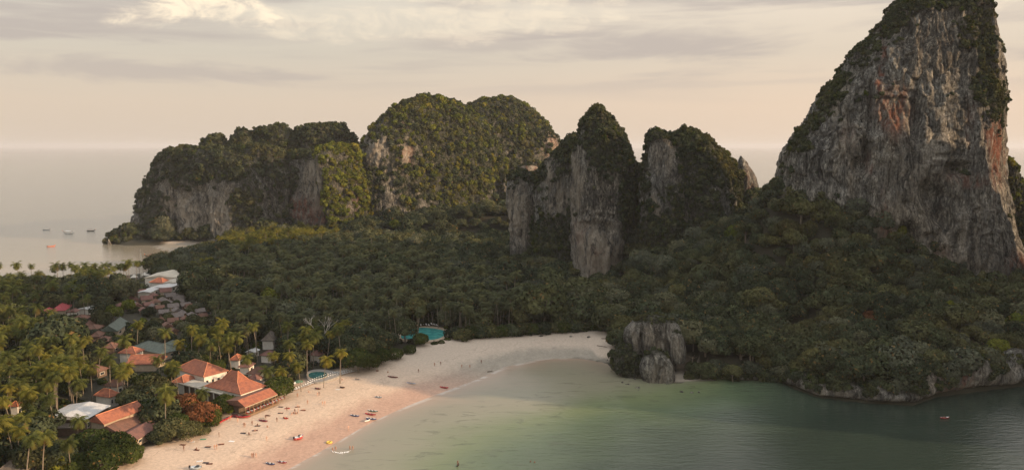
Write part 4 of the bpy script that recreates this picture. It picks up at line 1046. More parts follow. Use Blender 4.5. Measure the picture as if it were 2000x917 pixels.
# ------------------------------------------------------------------ vegetation
def quads(P, N, size, rng, asp=1.5):
    n = len(P)
    r = rng.normal(size=(n, 3)); t = np.cross(N, r); t /= np.maximum(np.linalg.norm(t, axis=1, keepdims=True), 1e-6)
    b = np.cross(N, t); s = size[:, None] * .5
    V = np.stack([P - t * s * asp - b * s * .3, P - t * s * .1 - b * s, P + t * s * asp + b * s * .2, P + t * s * .1 + b * s], 1).reshape(-1, 3)
    return V, np.arange(n * 4).reshape(n, 4)
def crown_mesh(name, R, H, lobes, leaves, size, mat, seed, z0=0.0, lobe_r=.42, ragged=.25):
    rng = np.random.default_rng(seed)
    g = np.arange(lobes) + .5; ph = np.arccos(1 - 1.35 * g / lobes); th = math.pi * (1 + 5 ** .5) * g + rng.uniform(0, 6)
    C = np.c_[np.cos(th) * np.sin(ph), np.sin(th) * np.sin(ph), np.cos(ph)] * rng.uniform(1 - ragged * 1.4, 1.1, (lobes, 1))
    C = np.vstack([C * .66, [[0, 0, .15]]]); lr = lobe_r * rng.uniform(.7, 1.25, len(C)); lr[-1] = .55
    tn = rng.uniform(0, 1, len(C))
    k = rng.integers(0, len(C), leaves * 3)
    d = rng.normal(size=(leaves * 3, 3)); d /= np.linalg.norm(d, axis=1, keepdims=True)
    P = C[k] + d * lr[k][:, None] * rng.uniform(.82, 1.08, (leaves * 3, 1))
    # keep only leaves on the outside of the union
    dist = np.linalg.norm(P[:, None] - C[None], axis=2) / lr[None]
    keep = ((dist.min(1) > .78) & (d[:, 2] > -.75) & (P[:, 2] > -.62))
    P, d, k = P[keep][:leaves], d[keep][:leaves], k[keep][:leaves]
    N = d + rng.normal(size=d.shape) * .38 + (0, 0, .12); N /= np.linalg.norm(N, axis=1, keepdims=True)
    P = P * (R, R, H)
    V, F = quads(P, N, size * rng.uniform(.6, 1.35, len(P)), rng)
    V[:, 2] += z0
    tone = np.clip(.55 * tn[k] + rng.uniform(0, .6, len(P)) - .05, 0, 1)
    return np_mesh(name, V, F, [M[mat]], False, {'tone': np.repeat(tone, 4), 'age': np.repeat((rng.random(len(P)) < .02) * .8, 4)})
def palm_crown_mesh(name, mat, seed, n=22, L=4.2, hang=1.0, z0=(0, 0, 0), trunk=None):
    rng = np.random.default_rng(seed); Vs = []; Fs = []; tone = []; age = []; o = 0
    for i in range(n):
        az = i * 2.39996 + rng.uniform(-.2, .2); a = i / (n - 1)
        el = math.radians(78 - 112 * a ** .85 * hang + rng.uniform(-9, 9)); ln = L * rng.uniform(.82, 1.1) * (1 - .18 * (a > .85))
        seg = 8; p = np.array([0., 0, 0]); h = np.array([math.cos(az), math.sin(az), 0]); sd = np.array([-h[1], h[0], 0])
        pts = []; e_ = el
        for s in range(seg + 1):
            pts.append(p.copy()); e_ -= math.radians(9 + 7 * s / seg); p = p + (h * math.cos(e_) + np.array([0, 0, math.sin(e_)])) * ln / seg
        pts = np.array(pts); ag = max(0, (a - .72) / .28) * (rng.random() < .75)
        tv = rng.uniform(.2, 1)
        for s in range(seg):
            f = (s + .5) / seg; wl = L * .27 * math.sin(math.pi * min(1, .18 + f * .86)) ** .6
            d = pts[s + 1] - pts[s]; dn = d / np.linalg.norm(d)
            for side in (-1, 1):
                for q in (0.0, .5):
                    b0 = pts[s] + d * q; b1 = b0 + d * .42
                    tip = b0 + sd * side * wl + dn * wl * .55 - np.array([0, 0, wl * (.35 + .5 * rng.random())])
                    Vs += [b0, b1, tip + d * .12, tip]; Fs.append((o, o + 1, o + 2, o + 3)); o += 4
                    tone += [tv * .8 + .2 * rng.random()] * 4; age += [ag] * 4
        # midrib
        w = .07
        for s in range(0, seg, 2):
            Vs += [pts[s] - sd * w, pts[s] + sd * w, pts[s + 2] + sd * w * .6, pts[s + 2] - sd * w * .6]; Fs.append((o, o + 1, o + 2, o + 3)); o += 4
            tone += [1] * 4; age += [ag * .7 + .15] * 4
    V = np.array(Vs) + np.array(z0); mi = [0] * len(Fs); mats = [M[mat]]
    if trunk is not None:
        tb = MB().tube(trunk[0], trunk[1], 6, cap=False)
        V = np.vstack([V, np.array(tb.v)]); Fs = Fs + [tuple(i + o for i in f) for f in tb.f]; mi += [1] * len(tb.f); mats.append(M['bark'])
        tone += [0] * len(tb.v); age += [0] * len(tb.v)
    return np_mesh(name, V, np.array(Fs), mats, False, {'tone': tone, 'age': age}, mi)
def palm_trunk_pts(H, lean, seed):
    r = random.Random(seed); a = r.uniform(0, 6.28)
    return [(math.cos(a) * lean * t ** 1.8, math.sin(a) * lean * t ** 1.8, H * t) for t in (0, .15, .35, .55, .78, 1)], [.26, .19, .17, .16, .15, .17]

BROAD = {}
def reg(k, *a, **kw): BROAD.setdefault(k, []).append(crown_mesh('crown', *a, **kw))
for i in range(3):
    reg('dark', 4.6 + .5 * i, 3.9 + .3 * i, 13 + 3 * i, 1500, .62, 'leaf', 100 + i)
    reg('olive', 4.6 + .5 * i, 3.5, 12 + 4 * i, 1500, .60, 'leaf2', 110 + i)
for i in range(2):
    reg('grey', 5.2, 4.4 - .5 * i, 20, 1600, .62, 'leaf_grey', 120 + i)
    reg('beach', 6.2, 5.0, 22, 3400, .55, 'leaf_beach', 130 + i)
    reg('lime', 4.6, 4.2, 14, 1500, .6, 'leaf_lime', 140 + i)
    reg('rust', 5.4, 4.6, 20, 2600, .5, 'leaf_rust', 150 + i)
    reg('sprawl', 7.0, 4.2, 26, 3600, .5, 'leaf2', 160 + i, ragged=.5)
SHRUB = [crown_mesh('shrub', 1.0, .85, 5, 150, .34, 'leaf', 200), crown_mesh('shrub', 1.0, .9, 6, 160, .36, 'leaf2', 201), crown_mesh('shrub', 1.0, 1.15, 5, 150, .34, 'leaf', 202), crown_mesh('shrub', 1.0, .8, 6, 150, .36, 'leaf_grey', 203), crown_mesh('shrub', 1.0, 1.0, 6, 150, .36, 'leaf_beach', 204), crown_mesh('shrub', 1.0, 1.1, 6, 150, .36, 'leaf_lime', 205), crown_mesh('shrub', 1.0, .9, 6, 150, .36, 'palm_sunlit', 206)]
PT = [palm_trunk_pts(13 + 2 * i, 1.2 + .6 * i, 50 + i) for i in range(3)]
PTRUNK = [MB().tube(p, r, 6, cap=False).mesh('trunk', M['bark'], True) for p, r in PT]
PCROWN = {k: [palm_crown_mesh('crown', m, s + j, n=21 + j * 2, L=4.1 + .25 * j, hang=1.0 + .08 * j) for j in range(3)] for k, m, s in (('palm', 'palm', 300), ('palm_shaded', 'palm_shaded', 310), ('palm_sunlit', 'palm_sunlit', 320))}
TRUNK = []
for i in range(3):
    r = random.Random(i); m = MB().tube([(0, 0, -1), (r.uniform(-.3, .3), r.uniform(-.3, .3), 3), (r.uniform(-.7, .7), r.uniform(-.7, .7), 7)], [.42, .3, .2], 7, cap=False)
    for k in range(5):
        a = k * 1.3 + r.random(); m.tube([(0, 0, 3 + k * .4), (math.cos(a) * 1.8, math.sin(a) * 1.8, 5.4 + k * .3), (math.cos(a) * 3.4, math.sin(a) * 3.4, 7 + r.random())], [.2, .13, .06], 5, cap=False)
    TRUNK.append(m.mesh('trunk', M['bark'], True))

# --- stuff made of instances
def proto_obj(name, me):
    return bpy.data.objects.new(name, me)         # never linked: only its mesh is used
def scatter(name, label, P, rot, scl, pick, meshes, kind='stuff', parent=None):
    P = np.asarray(P, float)
    me = bpy.data.meshes.new(name); me.vertices.add(len(P)); me.vertices.foreach_set('co', P.astype(np.float32).ravel())
    a = me.attributes.new('rot', 'FLOAT_VECTOR', 'POINT'); a.data.foreach_set('vector', np.asarray(rot, np.float32).ravel())
    a = me.attributes.new('scl', 'FLOAT_VECTOR', 'POINT'); a.data.foreach_set('vector', np.asarray(scl, np.float32).ravel())
    a = me.attributes.new('pick', 'INT', 'POINT'); a.data.foreach_set('value', np.asarray(pick, np.int32))
    o = link(name, me, parent); tag(o, label, None, None, kind)
    g = bpy.data.node_groups.new(name, 'GeometryNodeTree')
    g.interface.new_socket('Geometry', in_out='INPUT', socket_type='NodeSocketGeometry')
    g.interface.new_socket('Geometry', in_out='OUTPUT', socket_type='NodeSocketGeometry')
    N = g.nodes; gi = N.new('NodeGroupInput'); go = N.new('NodeGroupOutput'); ip = N.new('GeometryNodeInstanceOnPoints'); g2i = N.new('GeometryNodeGeometryToInstance')
    for m in meshes[::-1]:
        oi = N.new('GeometryNodeObjectInfo'); oi.transform_space = 'ORIGINAL'; oi.inputs['Object'].default_value = proto_obj(m.name + '_source', m); oi.inputs['As Instance'].default_value = False
        gg = N.new('GeometryNodeGeometryToInstance'); g.links.new(oi.outputs['Geometry'], gg.inputs[0]); MERGE = g.links.new(gg.outputs[0], _join(g).inputs[0]) 
    def attr(nm, t):
        n = N.new('GeometryNodeInputNamedAttribute'); n.data_type = t; n.inputs[0].default_value = nm; return n.outputs[0]
    g.links.new(gi.outputs[0], ip.inputs['Points']); g.links.new(_join(g).outputs[0], ip.inputs['Instance'])
    ip.inputs['Pick Instance'].default_value = True
    g.links.new(attr('pick', 'INT'), ip.inputs['Instance Index'])
    e2r = N.new('FunctionNodeEulerToRotation'); g.links.new(attr('rot', 'FLOAT_VECTOR'), e2r.inputs[0]); g.links.new(e2r.outputs[0], ip.inputs['Rotation'])
    g.links.new(attr('scl', 'FLOAT_VECTOR'), ip.inputs['Scale'])
    g.links.new(ip.outputs[0], go.inputs[0])
    md = o.modifiers.new('instances', 'NODES'); md.node_group = g
    return o
def _join(g):
    for n in g.nodes:
        if n.bl_idname == 'GeometryNodeJoinGeometry': return n
    return g.nodes.new('GeometryNodeJoinGeometry')

# shrubs and small trees clinging to the limestone
P = np.vstack([s[0] for s in SC]); Nn = np.vstack([s[1] for s in SC]); Z = np.concatenate([s[2] for s in SC]); LU = np.concatenate([s[3] for s in SC])
r_ = RNG
tilt = np.arctan2(np.hypot(Nn[:, 0], Nn[:, 1]), Nn[:, 2]) * .55
az = np.arctan2(Nn[:, 1], Nn[:, 0])
# rotation that tips +Z towards the rock's outward direction
from mathutils import Quaternion
rot = np.zeros((len(P), 3))
spin = r_.uniform(0, 6.28, len(P))
for i in range(len(P)):
    q = Quaternion((-math.sin(az[i]), math.cos(az[i]), 0), tilt[i]) @ Quaternion((0, 0, 1), spin[i])
    rot[i] = q.to_euler()
scl = Z[:, None] * r_.uniform(.8, 1.25, (len(P), 3))
pk = r_.choice(5, len(P), p=[.32, .26, .20, .14, .08]); pk = np.where(r_.random(len(P)) < LU, 5 + (r_.random(len(P)) < .3), pk)
print('rock shrubs', len(P))
scatter('cliff_scrub', 'dense green scrub and small trees growing over the limestone', P, rot, scl, pk, SHRUB)

# --- candidate trees on the ground
RT = np.random.default_rng(21)
sp = 6.0
gx, gy = np.meshgrid(np.arange(-560, 330, sp), np.arange(140, 860, sp * .87))
gx = gx + (np.arange(gx.shape[0])[:, None] % 2) * sp / 2
C = np.c_[gx.ravel(), gy.ravel()] + RT.uniform(-1.9, 1.9, (gx.size, 2))
z, s, sb = ground_z(C)
u, v = px(C[:, 0], C[:, 1], z + 8)
ok = (s > 2.0) & (u > -160) & (u < 2160) & (v < 1010)
ok &= (sdf(C, SAND) < -1.0) & (sdf(C, SAND2) < -3) & (sdf(C, SAND3) < -1)
for fx, fy, fr in FOOT: ok &= np.hypot(C[:, 0] - fx, C[:, 1] - fy) > fr + .5
C, z, u, v = C[ok], z[ok], u[ok], v[ok]
dist = np.hypot(C[:, 0], C[:, 1]); ps = FPX / dist
rnd = RT.random(len(C)); cl = fbm(C[:, 0] / 26, C[:, 1] / 26, 0 * z, 3, 61)
def in_px(poly): return inside(np.c_[u, v], np.array(poly, float))
grove = in_px([(-200, 628), (100, 632), (170, 640), (250, 690), (345, 720), (350, 760), (250, 760), (160, 790), (90, 850), (30, 960), (-200, 1020)])
nearl = (u < 460) & (v > 650) & (C[:, 0] < 0)
mid = in_px([(430, 500), (560, 470), (760, 480), (900, 520), (1010, 560), (1010, 640), (900, 640), (780, 640), (640, 680), (470, 690), (420, 620)])
fary = in_px([(425, 490), (440, 466), (560, 452), (660, 446), (640, 470), (560, 488), (470, 500)])
shore = (u < 340) & (v > 515) & (v < 625)
pooly = in_px([(500, 650), (700, 650), (690, 720), (560, 760), (500, 720)])
pp = np.zeros(len(C)); pp[mid] = .58; pp[shore] = .16; pp[nearl] = .35; pp[grove] = .74; pp[fary] = .62; pp[pooly] = .30
pp = np.clip(pp + cl * .5 * (pp > 0), 0, .95)
ispalm = rnd < pp
Hh = np.where(ispalm, RT.choice([13., 15, 17], len(C)) * RT.uniform(.8, 1.1, len(C)), 0)
scale = np.where(ispalm, 1, np.clip(.70 + 1.15 * np.abs(fbm(C[:, 0] / 14, C[:, 1] / 14, 0 * z, 2, 71)) + RT.uniform(-.2, .4, len(C)), .5, 1.7))
hillside = z > 7
scale = np.where(hillside & ~ispalm, scale * .92, scale)
scale = np.where((RT.random(len(C)) < .035) & ~ispalm, scale * 1.35 + .2, scale)
# trees that would stand in front of the roofs and pools the photograph shows are not there
top = np.where(ispalm, Hh, 4 * scale + 3)
uu, vv = px(C[:, 0], C[:, 1], z + top); rr = np.where(ispalm, 3.4, 4.8 * scale) * ps
dropm = np.zeros(len(C), bool)
for (a0, b0, a1, b1, Yk) in KEEP:
    m = (C[:, 1] < Yk + 2) & (uu + rr * .75 > a0) & (uu - rr * .75 < a1) & (vv + rr * .9 > b0) & (vv - rr * .6 < b1)
    dropm |= m & (RT.random(len(C)) < .93)
vill = in_px([(205, 575), (260, 562), (330, 556), (415, 580), (425, 610), (370, 640), (330, 660), (300, 640), (230, 610)])
dropm |= vill & (RT.random(len(C)) < .72)
scale = np.where(vill, scale * .55, scale)
# open water seen beyond the shore palms
dropm |= (~ispalm) & (vv < 541) & (uu < 300) & (uu > -100)
dropm |= ispalm & (vv < 512) & (uu < 325)
keep = ~dropm
# thin: palms keep their own distance, big crowns push small ones away
C, z, u, v, ispalm, Hh, scale, ps, cl, hillside = [a[keep] for a in (C, z, u, v, ispalm, Hh, scale, ps, cl, hillside)]
grove, mid, fary, shore, nearl, pooly, vill = [a[keep] for a in (grove, mid, fary, shore, nearl, pooly, vill)]
n = len(C); RT = np.random.default_rng(22)
kindr = RT.random(n)
bk = np.where(kindr < .44, 0, np.where(kindr < .74, 1, np.where(kindr < .94, 2, 0)))       # dark, olive, grey
bk = np.where(kindr > .988, 3, bk)                                                           # a few lime crowns
sunk = (~ispalm) & (nearl) & (kindr > .55); bk = np.where(sunk, 4, bk)                       # glossy
pk = np.where(grove | nearl | pooly, np.where(RT.random(n) < .45, 2, 0), 1); pk = np.where(fary, 2, pk); pk = np.where(shore, 0, pk)
rotz = RT.uniform(0, 6.28, n); var = RT.integers(0, 3, n)
vis = (u > -5) & (u < 2005) & (v < 925)
def rank(mask, k):
    idx = np.nonzero(mask & vis)[0]; return idx[np.argsort(-(ps * np.where(ispalm, 4.2, 4.6 * scale))[idx])][:k]
pi = rank(ispalm, 262); bi = rank(~ispalm, 262)
sel = np.zeros(n, bool); sel[pi] = True; sel[bi] = True
BK = ['dark', 'olive', 'grey', 'lime', 'beach']; PK = ['palm', 'palm_shaded', 'palm_sunlit']
MARKS = [(395, 720, 'the big villa roof'), (400, 757, 'the flat roofed building'), (460, 752, 'the pyramid roofed hall'), (500, 780, 'the beach restaurant'), (620, 732, 'the oval pool'), (825, 652, 'the lagoon pool'), (608, 645, 'the bare white tree'), (526, 577, 'the bright lime crown'),
    (320, 600, 'the packed village'), (325, 540, 'the market hall'), (122, 600, 'the pink roof'), (222, 640, 'the lone grey green roof'), (305, 680, 'the long green roof'), (290, 708, 'the orange gabled roof'), (150, 812, 'the pale metal shed'), (230, 805, 'the long orange ridge roof'), (385, 800, 'the russet trees'),
    (1275, 680, 'the sea rock'), (385, 490, 'the twin white masts'), (277, 515, 'the tall mast'), (1850, 570, 'the foot of the great tower'), (1700, 480, 'the left foot of the great tower'), (1165, 550, 'the foot of the pointed spire'), (1350, 540, 'the foot of the broken crag'), (1490, 390, 'the saddle'),
    (1790, 780, 'the tip of the wooded spur'), (1620, 770, 'the bend of the undercut cliff'), (1450, 738, 'the straight shore under the slope'), (1345, 735, 'the little sand pocket'), (1180, 665, 'the shaded beach corner'), (206, 770, 'the grove cottage'), (185, 640, 'the stepping brown roofs'), (20, 760, 'the left edge'), (450, 470, 'the headland foot'),
    (850, 430, 'the foot of the broad hill'), (1020, 480, 'the small pale buttress'), (20, 900, 'the bottom left corner'), (1990, 740, 'the right edge rocks'), (1020, 650, 'the head of the beach'), (735, 700, 'the corner of the shade'), (470, 520, 'the far golden palms'), (700, 560, 'the middle of the palm forest'), (1500, 600, 'the middle of the wooded slope'), (1700, 640, 'the yellowish crowns of the spur')]
def mark_words(i):
    d = [math.hypot(u[i] - a, (v[i] - b) * 1.5) for a, b, _ in MARKS]; k = int(np.argmin(d)); a, b, t = MARKS[k]
    dx, dy = u[i] - a, v[i] - b
    h = '' if abs(dx) < abs(dy) * .45 else ('right' if dx > 0 else 'left'); w_ = '' if abs(dy) < abs(dx) * .3 else ('above' if dy < 0 else 'below')
    near = 'close ' if d[k] < 35 else '' if d[k] < 80 else 'well '
    if h and w_: return f'{near}{w_} and {h} of {t}'
    return f'{near}{w_} {t}' if w_ else f'{near}{h} of {t}'
def zone_words(i):
    x, y = u[i], v[i]
    if y > 760: a = 'in the near left corner' if x < 150 else 'beside the brown annex roofs' if x < 330 else 'behind the beach'
    elif y > 640: a = 'in the sunlit grove at the left' if x < 260 else 'around the orange and green roofs' if x < 420 else 'behind the beach villas' if x < 640 else 'between the two pools' if x < 780 else 'behind the head of the beach' if x < 1180 else 'on the wooded slope above the cliff' if x > 1340 else 'behind the sea rock'
    elif y > 560: a = 'beside the pink roofs' if x < 210 else 'beside the packed village' if x < 430 else 'in the shaded palm forest' if x < 1000 else 'below the middle spires' if x < 1340 else 'under the great tower'
    else: a = 'near the far shore'
    return a
for i in np.nonzero(sel)[0]:
    loc = (C[i, 0], C[i, 1], z[i] - .15)
    if ispalm[i]:
        j = int(var[i]); k = PK[pk[i]]
        H0 = PT[j][0][-1]; s_ = float(Hh[i] / H0[2])
        e_ = empty('coconut_palm', loc, float(rotz[i])); w = {'palm': 'green', 'palm_shaded': 'dull dark', 'palm_sunlit': 'yellow green'}[k]
        sz = 'short' if Hh[i] < 12.5 else 'tall' if Hh[i] > 16 else 'mid height'
        tag(e_, f'{sz} {w} palm {mark_words(i)}', 'palm', 'palms near ' + MARKS[int(np.argmin([math.hypot(u[i] - a, (v[i] - b) * 1.5) for a, b, _ in MARKS]))][2])
        t = link('trunk', PTRUNK[j], e_); t.scale = (s_ * .9, s_ * .9, s_)
        c = link('crown', PCROWN[k][int(rotz[i] * 10) % 3], e_); c.location = (H0[0] * s_ * .9, H0[1] * s_ * .9, H0[2] * s_)
        q = .80 + .3 * (kindr[i]); c.scale = (q, q, q)
    else:
        k = BK[bk[i]]; L = BROAD[k]; sc = float(scale[i]) * (.72 if k == 'beach' else 1)
        e_ = empty('broadleaf_tree', loc, float(rotz[i])); w = {'dark': 'dark green', 'olive': 'olive green', 'grey': 'greyish green', 'lime': 'lime green', 'beach': 'glossy green'}[k]
        sz = 'small' if scale[i] < .8 else 'large' if scale[i] > 1.1 else 'mid sized'
        tag(e_, f'{sz} {w} tree {mark_words(i)}', 'tree', 'trees near ' + MARKS[int(np.argmin([math.hypot(u[i] - a, (v[i] - b) * 1.5) for a, b, _ in MARKS]))][2])
        t = link('trunk', TRUNK[int(var[i])], e_); t.scale = (sc * .9, sc * .9, sc * .9)
        c = link('crown', L[int(var[i]) % len(L)], e_); c.location = (0, 0, 5.4 * sc); c.scale = (sc, sc, sc)
rest = ~sel
pm = rest & ispalm; bm = rest & ~ispalm
combo = [palm_crown_mesh('palm', PKm, 340 + j + 3 * q, n=19 + j, L=4.1, z0=PT[j][0][-1], trunk=PT[j]) for q, PKm in enumerate(['palm', 'palm_shaded', 'palm_sunlit']) for j in range(3)]
s_ = Hh[pm] / np.array([PT[j][0][-1][2] for j in var[pm]])
print('palms', ispalm.sum(), 'trees', (~ispalm).sum())
scatter('palm_forest', 'mass of coconut palms filling the flat land between the hills', np.c_[C[pm], z[pm]], np.c_[np.zeros(pm.sum()), np.zeros(pm.sum()), rotz[pm]], np.c_[s_, s_, s_], pk[pm] * 3 + var[pm], combo)
allb = []; off = {}
for k in BK:
    off[k] = len(allb); allb += BROAD[k]
pick = np.array([off[BK[b]] + var[i] % len(BROAD[BK[b]]) for i, b in zip(np.nonzero(bm)[0], bk[bm])])
sc = scale[bm] * np.where(bk[bm] == 4, .72, 1)
scatter('forest_canopy', 'dark rounded jungle canopy covering the slopes under the cliffs', np.c_[C[bm], z[bm] + 4.6 * sc - .3 + RT.uniform(-1, 1.4, bm.sum())], np.c_[RT.normal(0, .12, (bm.sum(), 2)), rotz[bm]], np.c_[sc, sc, sc * RT.uniform(.85, 1.35, bm.sum())], pick, allb)
# undergrowth below the grove
um = (grove | nearl | pooly | shore | mid | vill); Pu = C[um] + RT.uniform(-3, 3, (um.sum(), 2)); Pu = np.vstack([Pu, C[um] + RT.uniform(-3, 3, (um.sum(), 2))]); 
ku = (sdf(Pu, SAND) < -1)
for fx, fy, fr in FOOT: ku &= np.hypot(Pu[:, 0] - fx, Pu[:, 1] - fy) > fr
Pu = Pu[ku]; zu = ground_z(Pu)[0]; k = len(Pu)
scatter('undergrowth', 'low bushes growing under the palms', np.c_[Pu, zu + .3], np.c_[np.zeros((k, 2)), RT.uniform(0, 6, k)], np.repeat(RT.uniform(1.4, 2.8, (k, 1)), 3, 1) * (1, 1, .8), RT.choice([0, 1, 3, 4], k), SHRUB)

# --- trees the photograph shows one by one
def hit(u, v, h):
    d = ray(u, v); t = 150.0
    ts = np.arange(150, 1000, 2.0); Q = np.array([0, 0, CAMZ]) + ts[:, None] * d; g = ground_z(Q[:, :2])[0] + h
    k = np.nonzero(Q[:, 2] < g)[0]; return Q[k[0]] if len(k) else Q[-1]
def hero_tree(u, v, zc, R, kind, label, var=0, flat=1.0):
    """crown centre at pixel (u, v), zc metres above the sea"""
    c = G(u, v, zc) if zc is not None else hit(u, v, 5.0); zc = c[2]; zb = max(gz(c[0], c[1]), .3); BR = {'beach': 6.2, 'sprawl': 7.0, 'rust': 5.4, 'lime': 4.6, 'dark': 4.8, 'olive': 4.8, 'grey': 5.2}[kind]; s = R / BR
    e_ = empty('broadleaf_tree', (c[0], c[1], zb - .2), (u * .37) % 6.28); tag(e_, label, 'tree')
    t = link('trunk', TRUNK[var % 3], e_); hh = (zc - zb); t.scale = (s, s, max(hh, 2) / 6.2)
    L = BROAD[kind]; k = link('crown', L[var % len(L)], e_); k.location = (0, 0, hh); k.scale = (s, s, s * flat)
    return e_
for i, (u_, v_, zc, R, kd, lb) in enumerate([
    (366, 792, 7.5, 5.2, 'rust', 'rust coloured tree, left and higher of the two russet crowns'), (394, 808, 6.5, 5.8, 'rust', 'rust coloured tree, right and larger of the two russet crowns'), (345, 785, 7, 3.4, 'rust', 'small rusty crown at the left of the russet trees'),
    (545, 757, 6.5, 5.6, 'beach', 'single round glossy green tree at the right end of the beach restaurant'),
    (438, 783, 6.0, 4.0, 'beach', 'green tree between the rust trees and the beach restaurant'), (425, 795, 5.5, 3.8, 'beach', 'low green tree at the sand behind the long red kayaks'), (447, 797, 4.2, 2.4, 'lime', 'small bright bush left of the white parasol'),
    (300, 812, 7.0, 6.2, 'sprawl', 'sprawling olive tree over the annex roofs'), (335, 836, 6.2, 6.6, 'sprawl', 'widest sprawling tree leaning over the sand'), (368, 838, 5.5, 5.2, 'sprawl', 'sprawling tree below the rust crowns at the sand'), (310, 852, 4.6, 4.6, 'sprawl', 'low spreading tree at the sand below the annexes'),
    (395, 840, 3.8, 2.8, 'sprawl', 'drooping branch tree reaching furthest over the sand'), (320, 790, 6.8, 4.4, 'sprawl', 'brownish tree above the annex roofs'),
    (222, 876, 7.0, 6.4, 'beach', 'large glossy tree at the bottom beside the sand, right one'), (180, 862, 7.5, 6.0, 'beach', 'large glossy tree under the long orange roof'), (250, 888, 5.0, 4.6, 'beach', 'glossy tree touching the sand at the bottom'),
    (196, 900, 7.0, 6.0, 'beach', 'glossy tree at the bottom edge left of the sand'), (120, 905, 6.5, 5.0, 'lime', 'yellow green tree at the bottom edge among palms'), (160, 905, 6.5, 4.6, 'beach', 'glossy tree at the bottom edge beside the yellow green one'),
    (290, 750, 8.0, 5.8, 'beach', 'big rounded tree left of the flat roofed building'), (258, 772, 7.5, 5.0, 'olive', 'brown green tree left of the big rounded one'), (245, 800, 5.0, 3.0, 'olive', 'small tree behind the orange ridge roof'),
    (88, 812, 6.5, 4.0, 'lime', 'bright green tree left of the pale metal shed'),
    (526, 577, 14, 5.6, 'lime', 'bright lime crown standing out in the dark palm forest'), (500, 583, 10, 3.2, 'lime', 'smaller lime crown left of the bright one'),
    (222, 609, 8, 4.6, 'lime', 'lime green tree left of the packed village'), (200, 606, 8, 5.2, 'dark', 'dark tree pressed against the lime green tree'), (175, 533, 11, 7.2, 'olive', 'flat topped sunlit tree at the far shore'),
    (700, 700, 8.5, 6.6, 'beach', 'leafy tree at the sand right of the oval pool'), (722, 706, 6, 4.8, 'beach', 'leafy tree at the corner where sun and shade meet on the beach'), (672, 690, 9, 5.4, 'olive', 'tree behind the right end of the oval pool terrace'),
    (745, 696, 6.0, 4.6, 'beach', 'shaded tree over the sand below the lagoon pool'), (772, 690, 5, 4.0, 'beach', 'shaded tree left of the lagoon pool front'), (735, 680, 8, 5.4, 'dark', 'dark tree behind the shaded beach trees'),
    (822, 661, 6.0, 4.2, 'beach', 'tree standing right in front of the lagoon pool'), (800, 683, 4, 3.2, 'beach', 'spreading tree at the sand in front of the lagoon pool'), (752, 668, 7.0, 4.6, 'dark', 'dark tree at the left end of the lagoon pool'),
    (1668, 622, None, 4.2, 'lime', 'yellow green crown on the spur, left of several'), (1700, 618, None, 3.4, 'rust', 'russet tinged crown on top of the spur'), (1722, 640, None, 4.4, 'lime', 'yellow green crown in the middle of the spur top'), (1790, 655, None, 4.2, 'lime', 'yellow green crown right on the spur'), (1820, 668, None, 4.0, 'lime', 'rightmost yellow green crown on the spur'), (1755, 632, None, 3.8, 'grey', 'pale crown between the yellow ones on the spur'),
    (452, 505, 12, 4.0, 'lime', 'yellowish tree at the left end of the far sunlit palms'), (345, 510, 9, 7.5, 'dark', 'big dark tree at the far beach beside the market hall'), (420, 492, 9, 6.2, 'olive', 'sunlit tree behind the pair of white masts'), (335, 500, 11, 3.4, 'lime', 'orange tinged crown above the big dark far tree'),
]): hero_tree(u_, v_, zc, R, kd, lb, i)
for i, (u_, v_) in enumerate([(848, 671), (862, 669), (874, 663)]): hero_tree(u_, v_, 2.6, 2.0, 'beach', 'low bush at the sand in front of the lagoon pool', i)['group'] = 'low bushes before the lagoon pool'
for i, (u_, v_) in enumerate([(885, 652), (903, 655), (922, 650), (943, 650), (962, 648), (980, 648), (1000, 646), (1020, 644), (1040, 643), (1060, 642), (1080, 640), (1100, 640), (1120, 638), (1140, 637), (1160, 636), (1180, 638), (1200, 640)]):
    hero_tree(u_, v_, 4.6, 4.6 + (i * 7 % 5) * .25, ['dark', 'olive', 'beach'][i % 3], ORD_[i] + ' tree from the left in the row edging the head of the beach', i)['group'] = 'trees edging the head of the beach'
for i, u_ in enumerate(range(1352, 1545, 16)):
    hero_tree(u_, 716 + (i % 3) * 4, 3.6 + (i % 2), 3.4 + (i * 5 % 4) * .35, ['dark', 'olive', 'dark', 'grey'][i % 4], ORD_[i] + ' low tree from the left overhanging the water beyond the sand pocket', i)['group'] = 'low trees overhanging the shore'
for i, (u_, v_, s_) in enumerate([(236, 586, 3.2), (262, 606, 3.4), (290, 612, 4.2), (305, 630, 4.0), (345, 600, 2.6), (330, 616, 3.0), (372, 588, 2.6), (384, 602, 2.8), (410, 588, 4.0), (395, 628, 4.4), (360, 640, 4.6), (315, 582, 2.4), (296, 590, 2.4), (350, 632, 3.2), (325, 604, 2.2), (278, 596, 2.2), (176, 622, 3.0), (196, 636, 3.0), (172, 648, 3.4), (214, 656, 3.0), (225, 668, 3.4), (250, 660, 4.0), (262, 666, 3.6), (300, 660, 3.6), (245, 640, 4.2), (140, 622, 3.6), (100, 618, 3.6), (345, 690, 3.4), (330, 660, 3.8), (166, 638, 3.6), (186, 650, 3.0), (198, 672, 3.8), (150, 632, 3.4), (236, 674, 3.2), (208, 648, 2.8)]):
    hero_tree(u_, v_, 4.2, s_, ['dark', 'olive', 'grey', 'dark'][i % 4], 'small garden tree between the village roofs' if i < 16 else 'garden tree beside the roofs stepping down through the grove', i)['group'] = 'garden trees among the roofs'
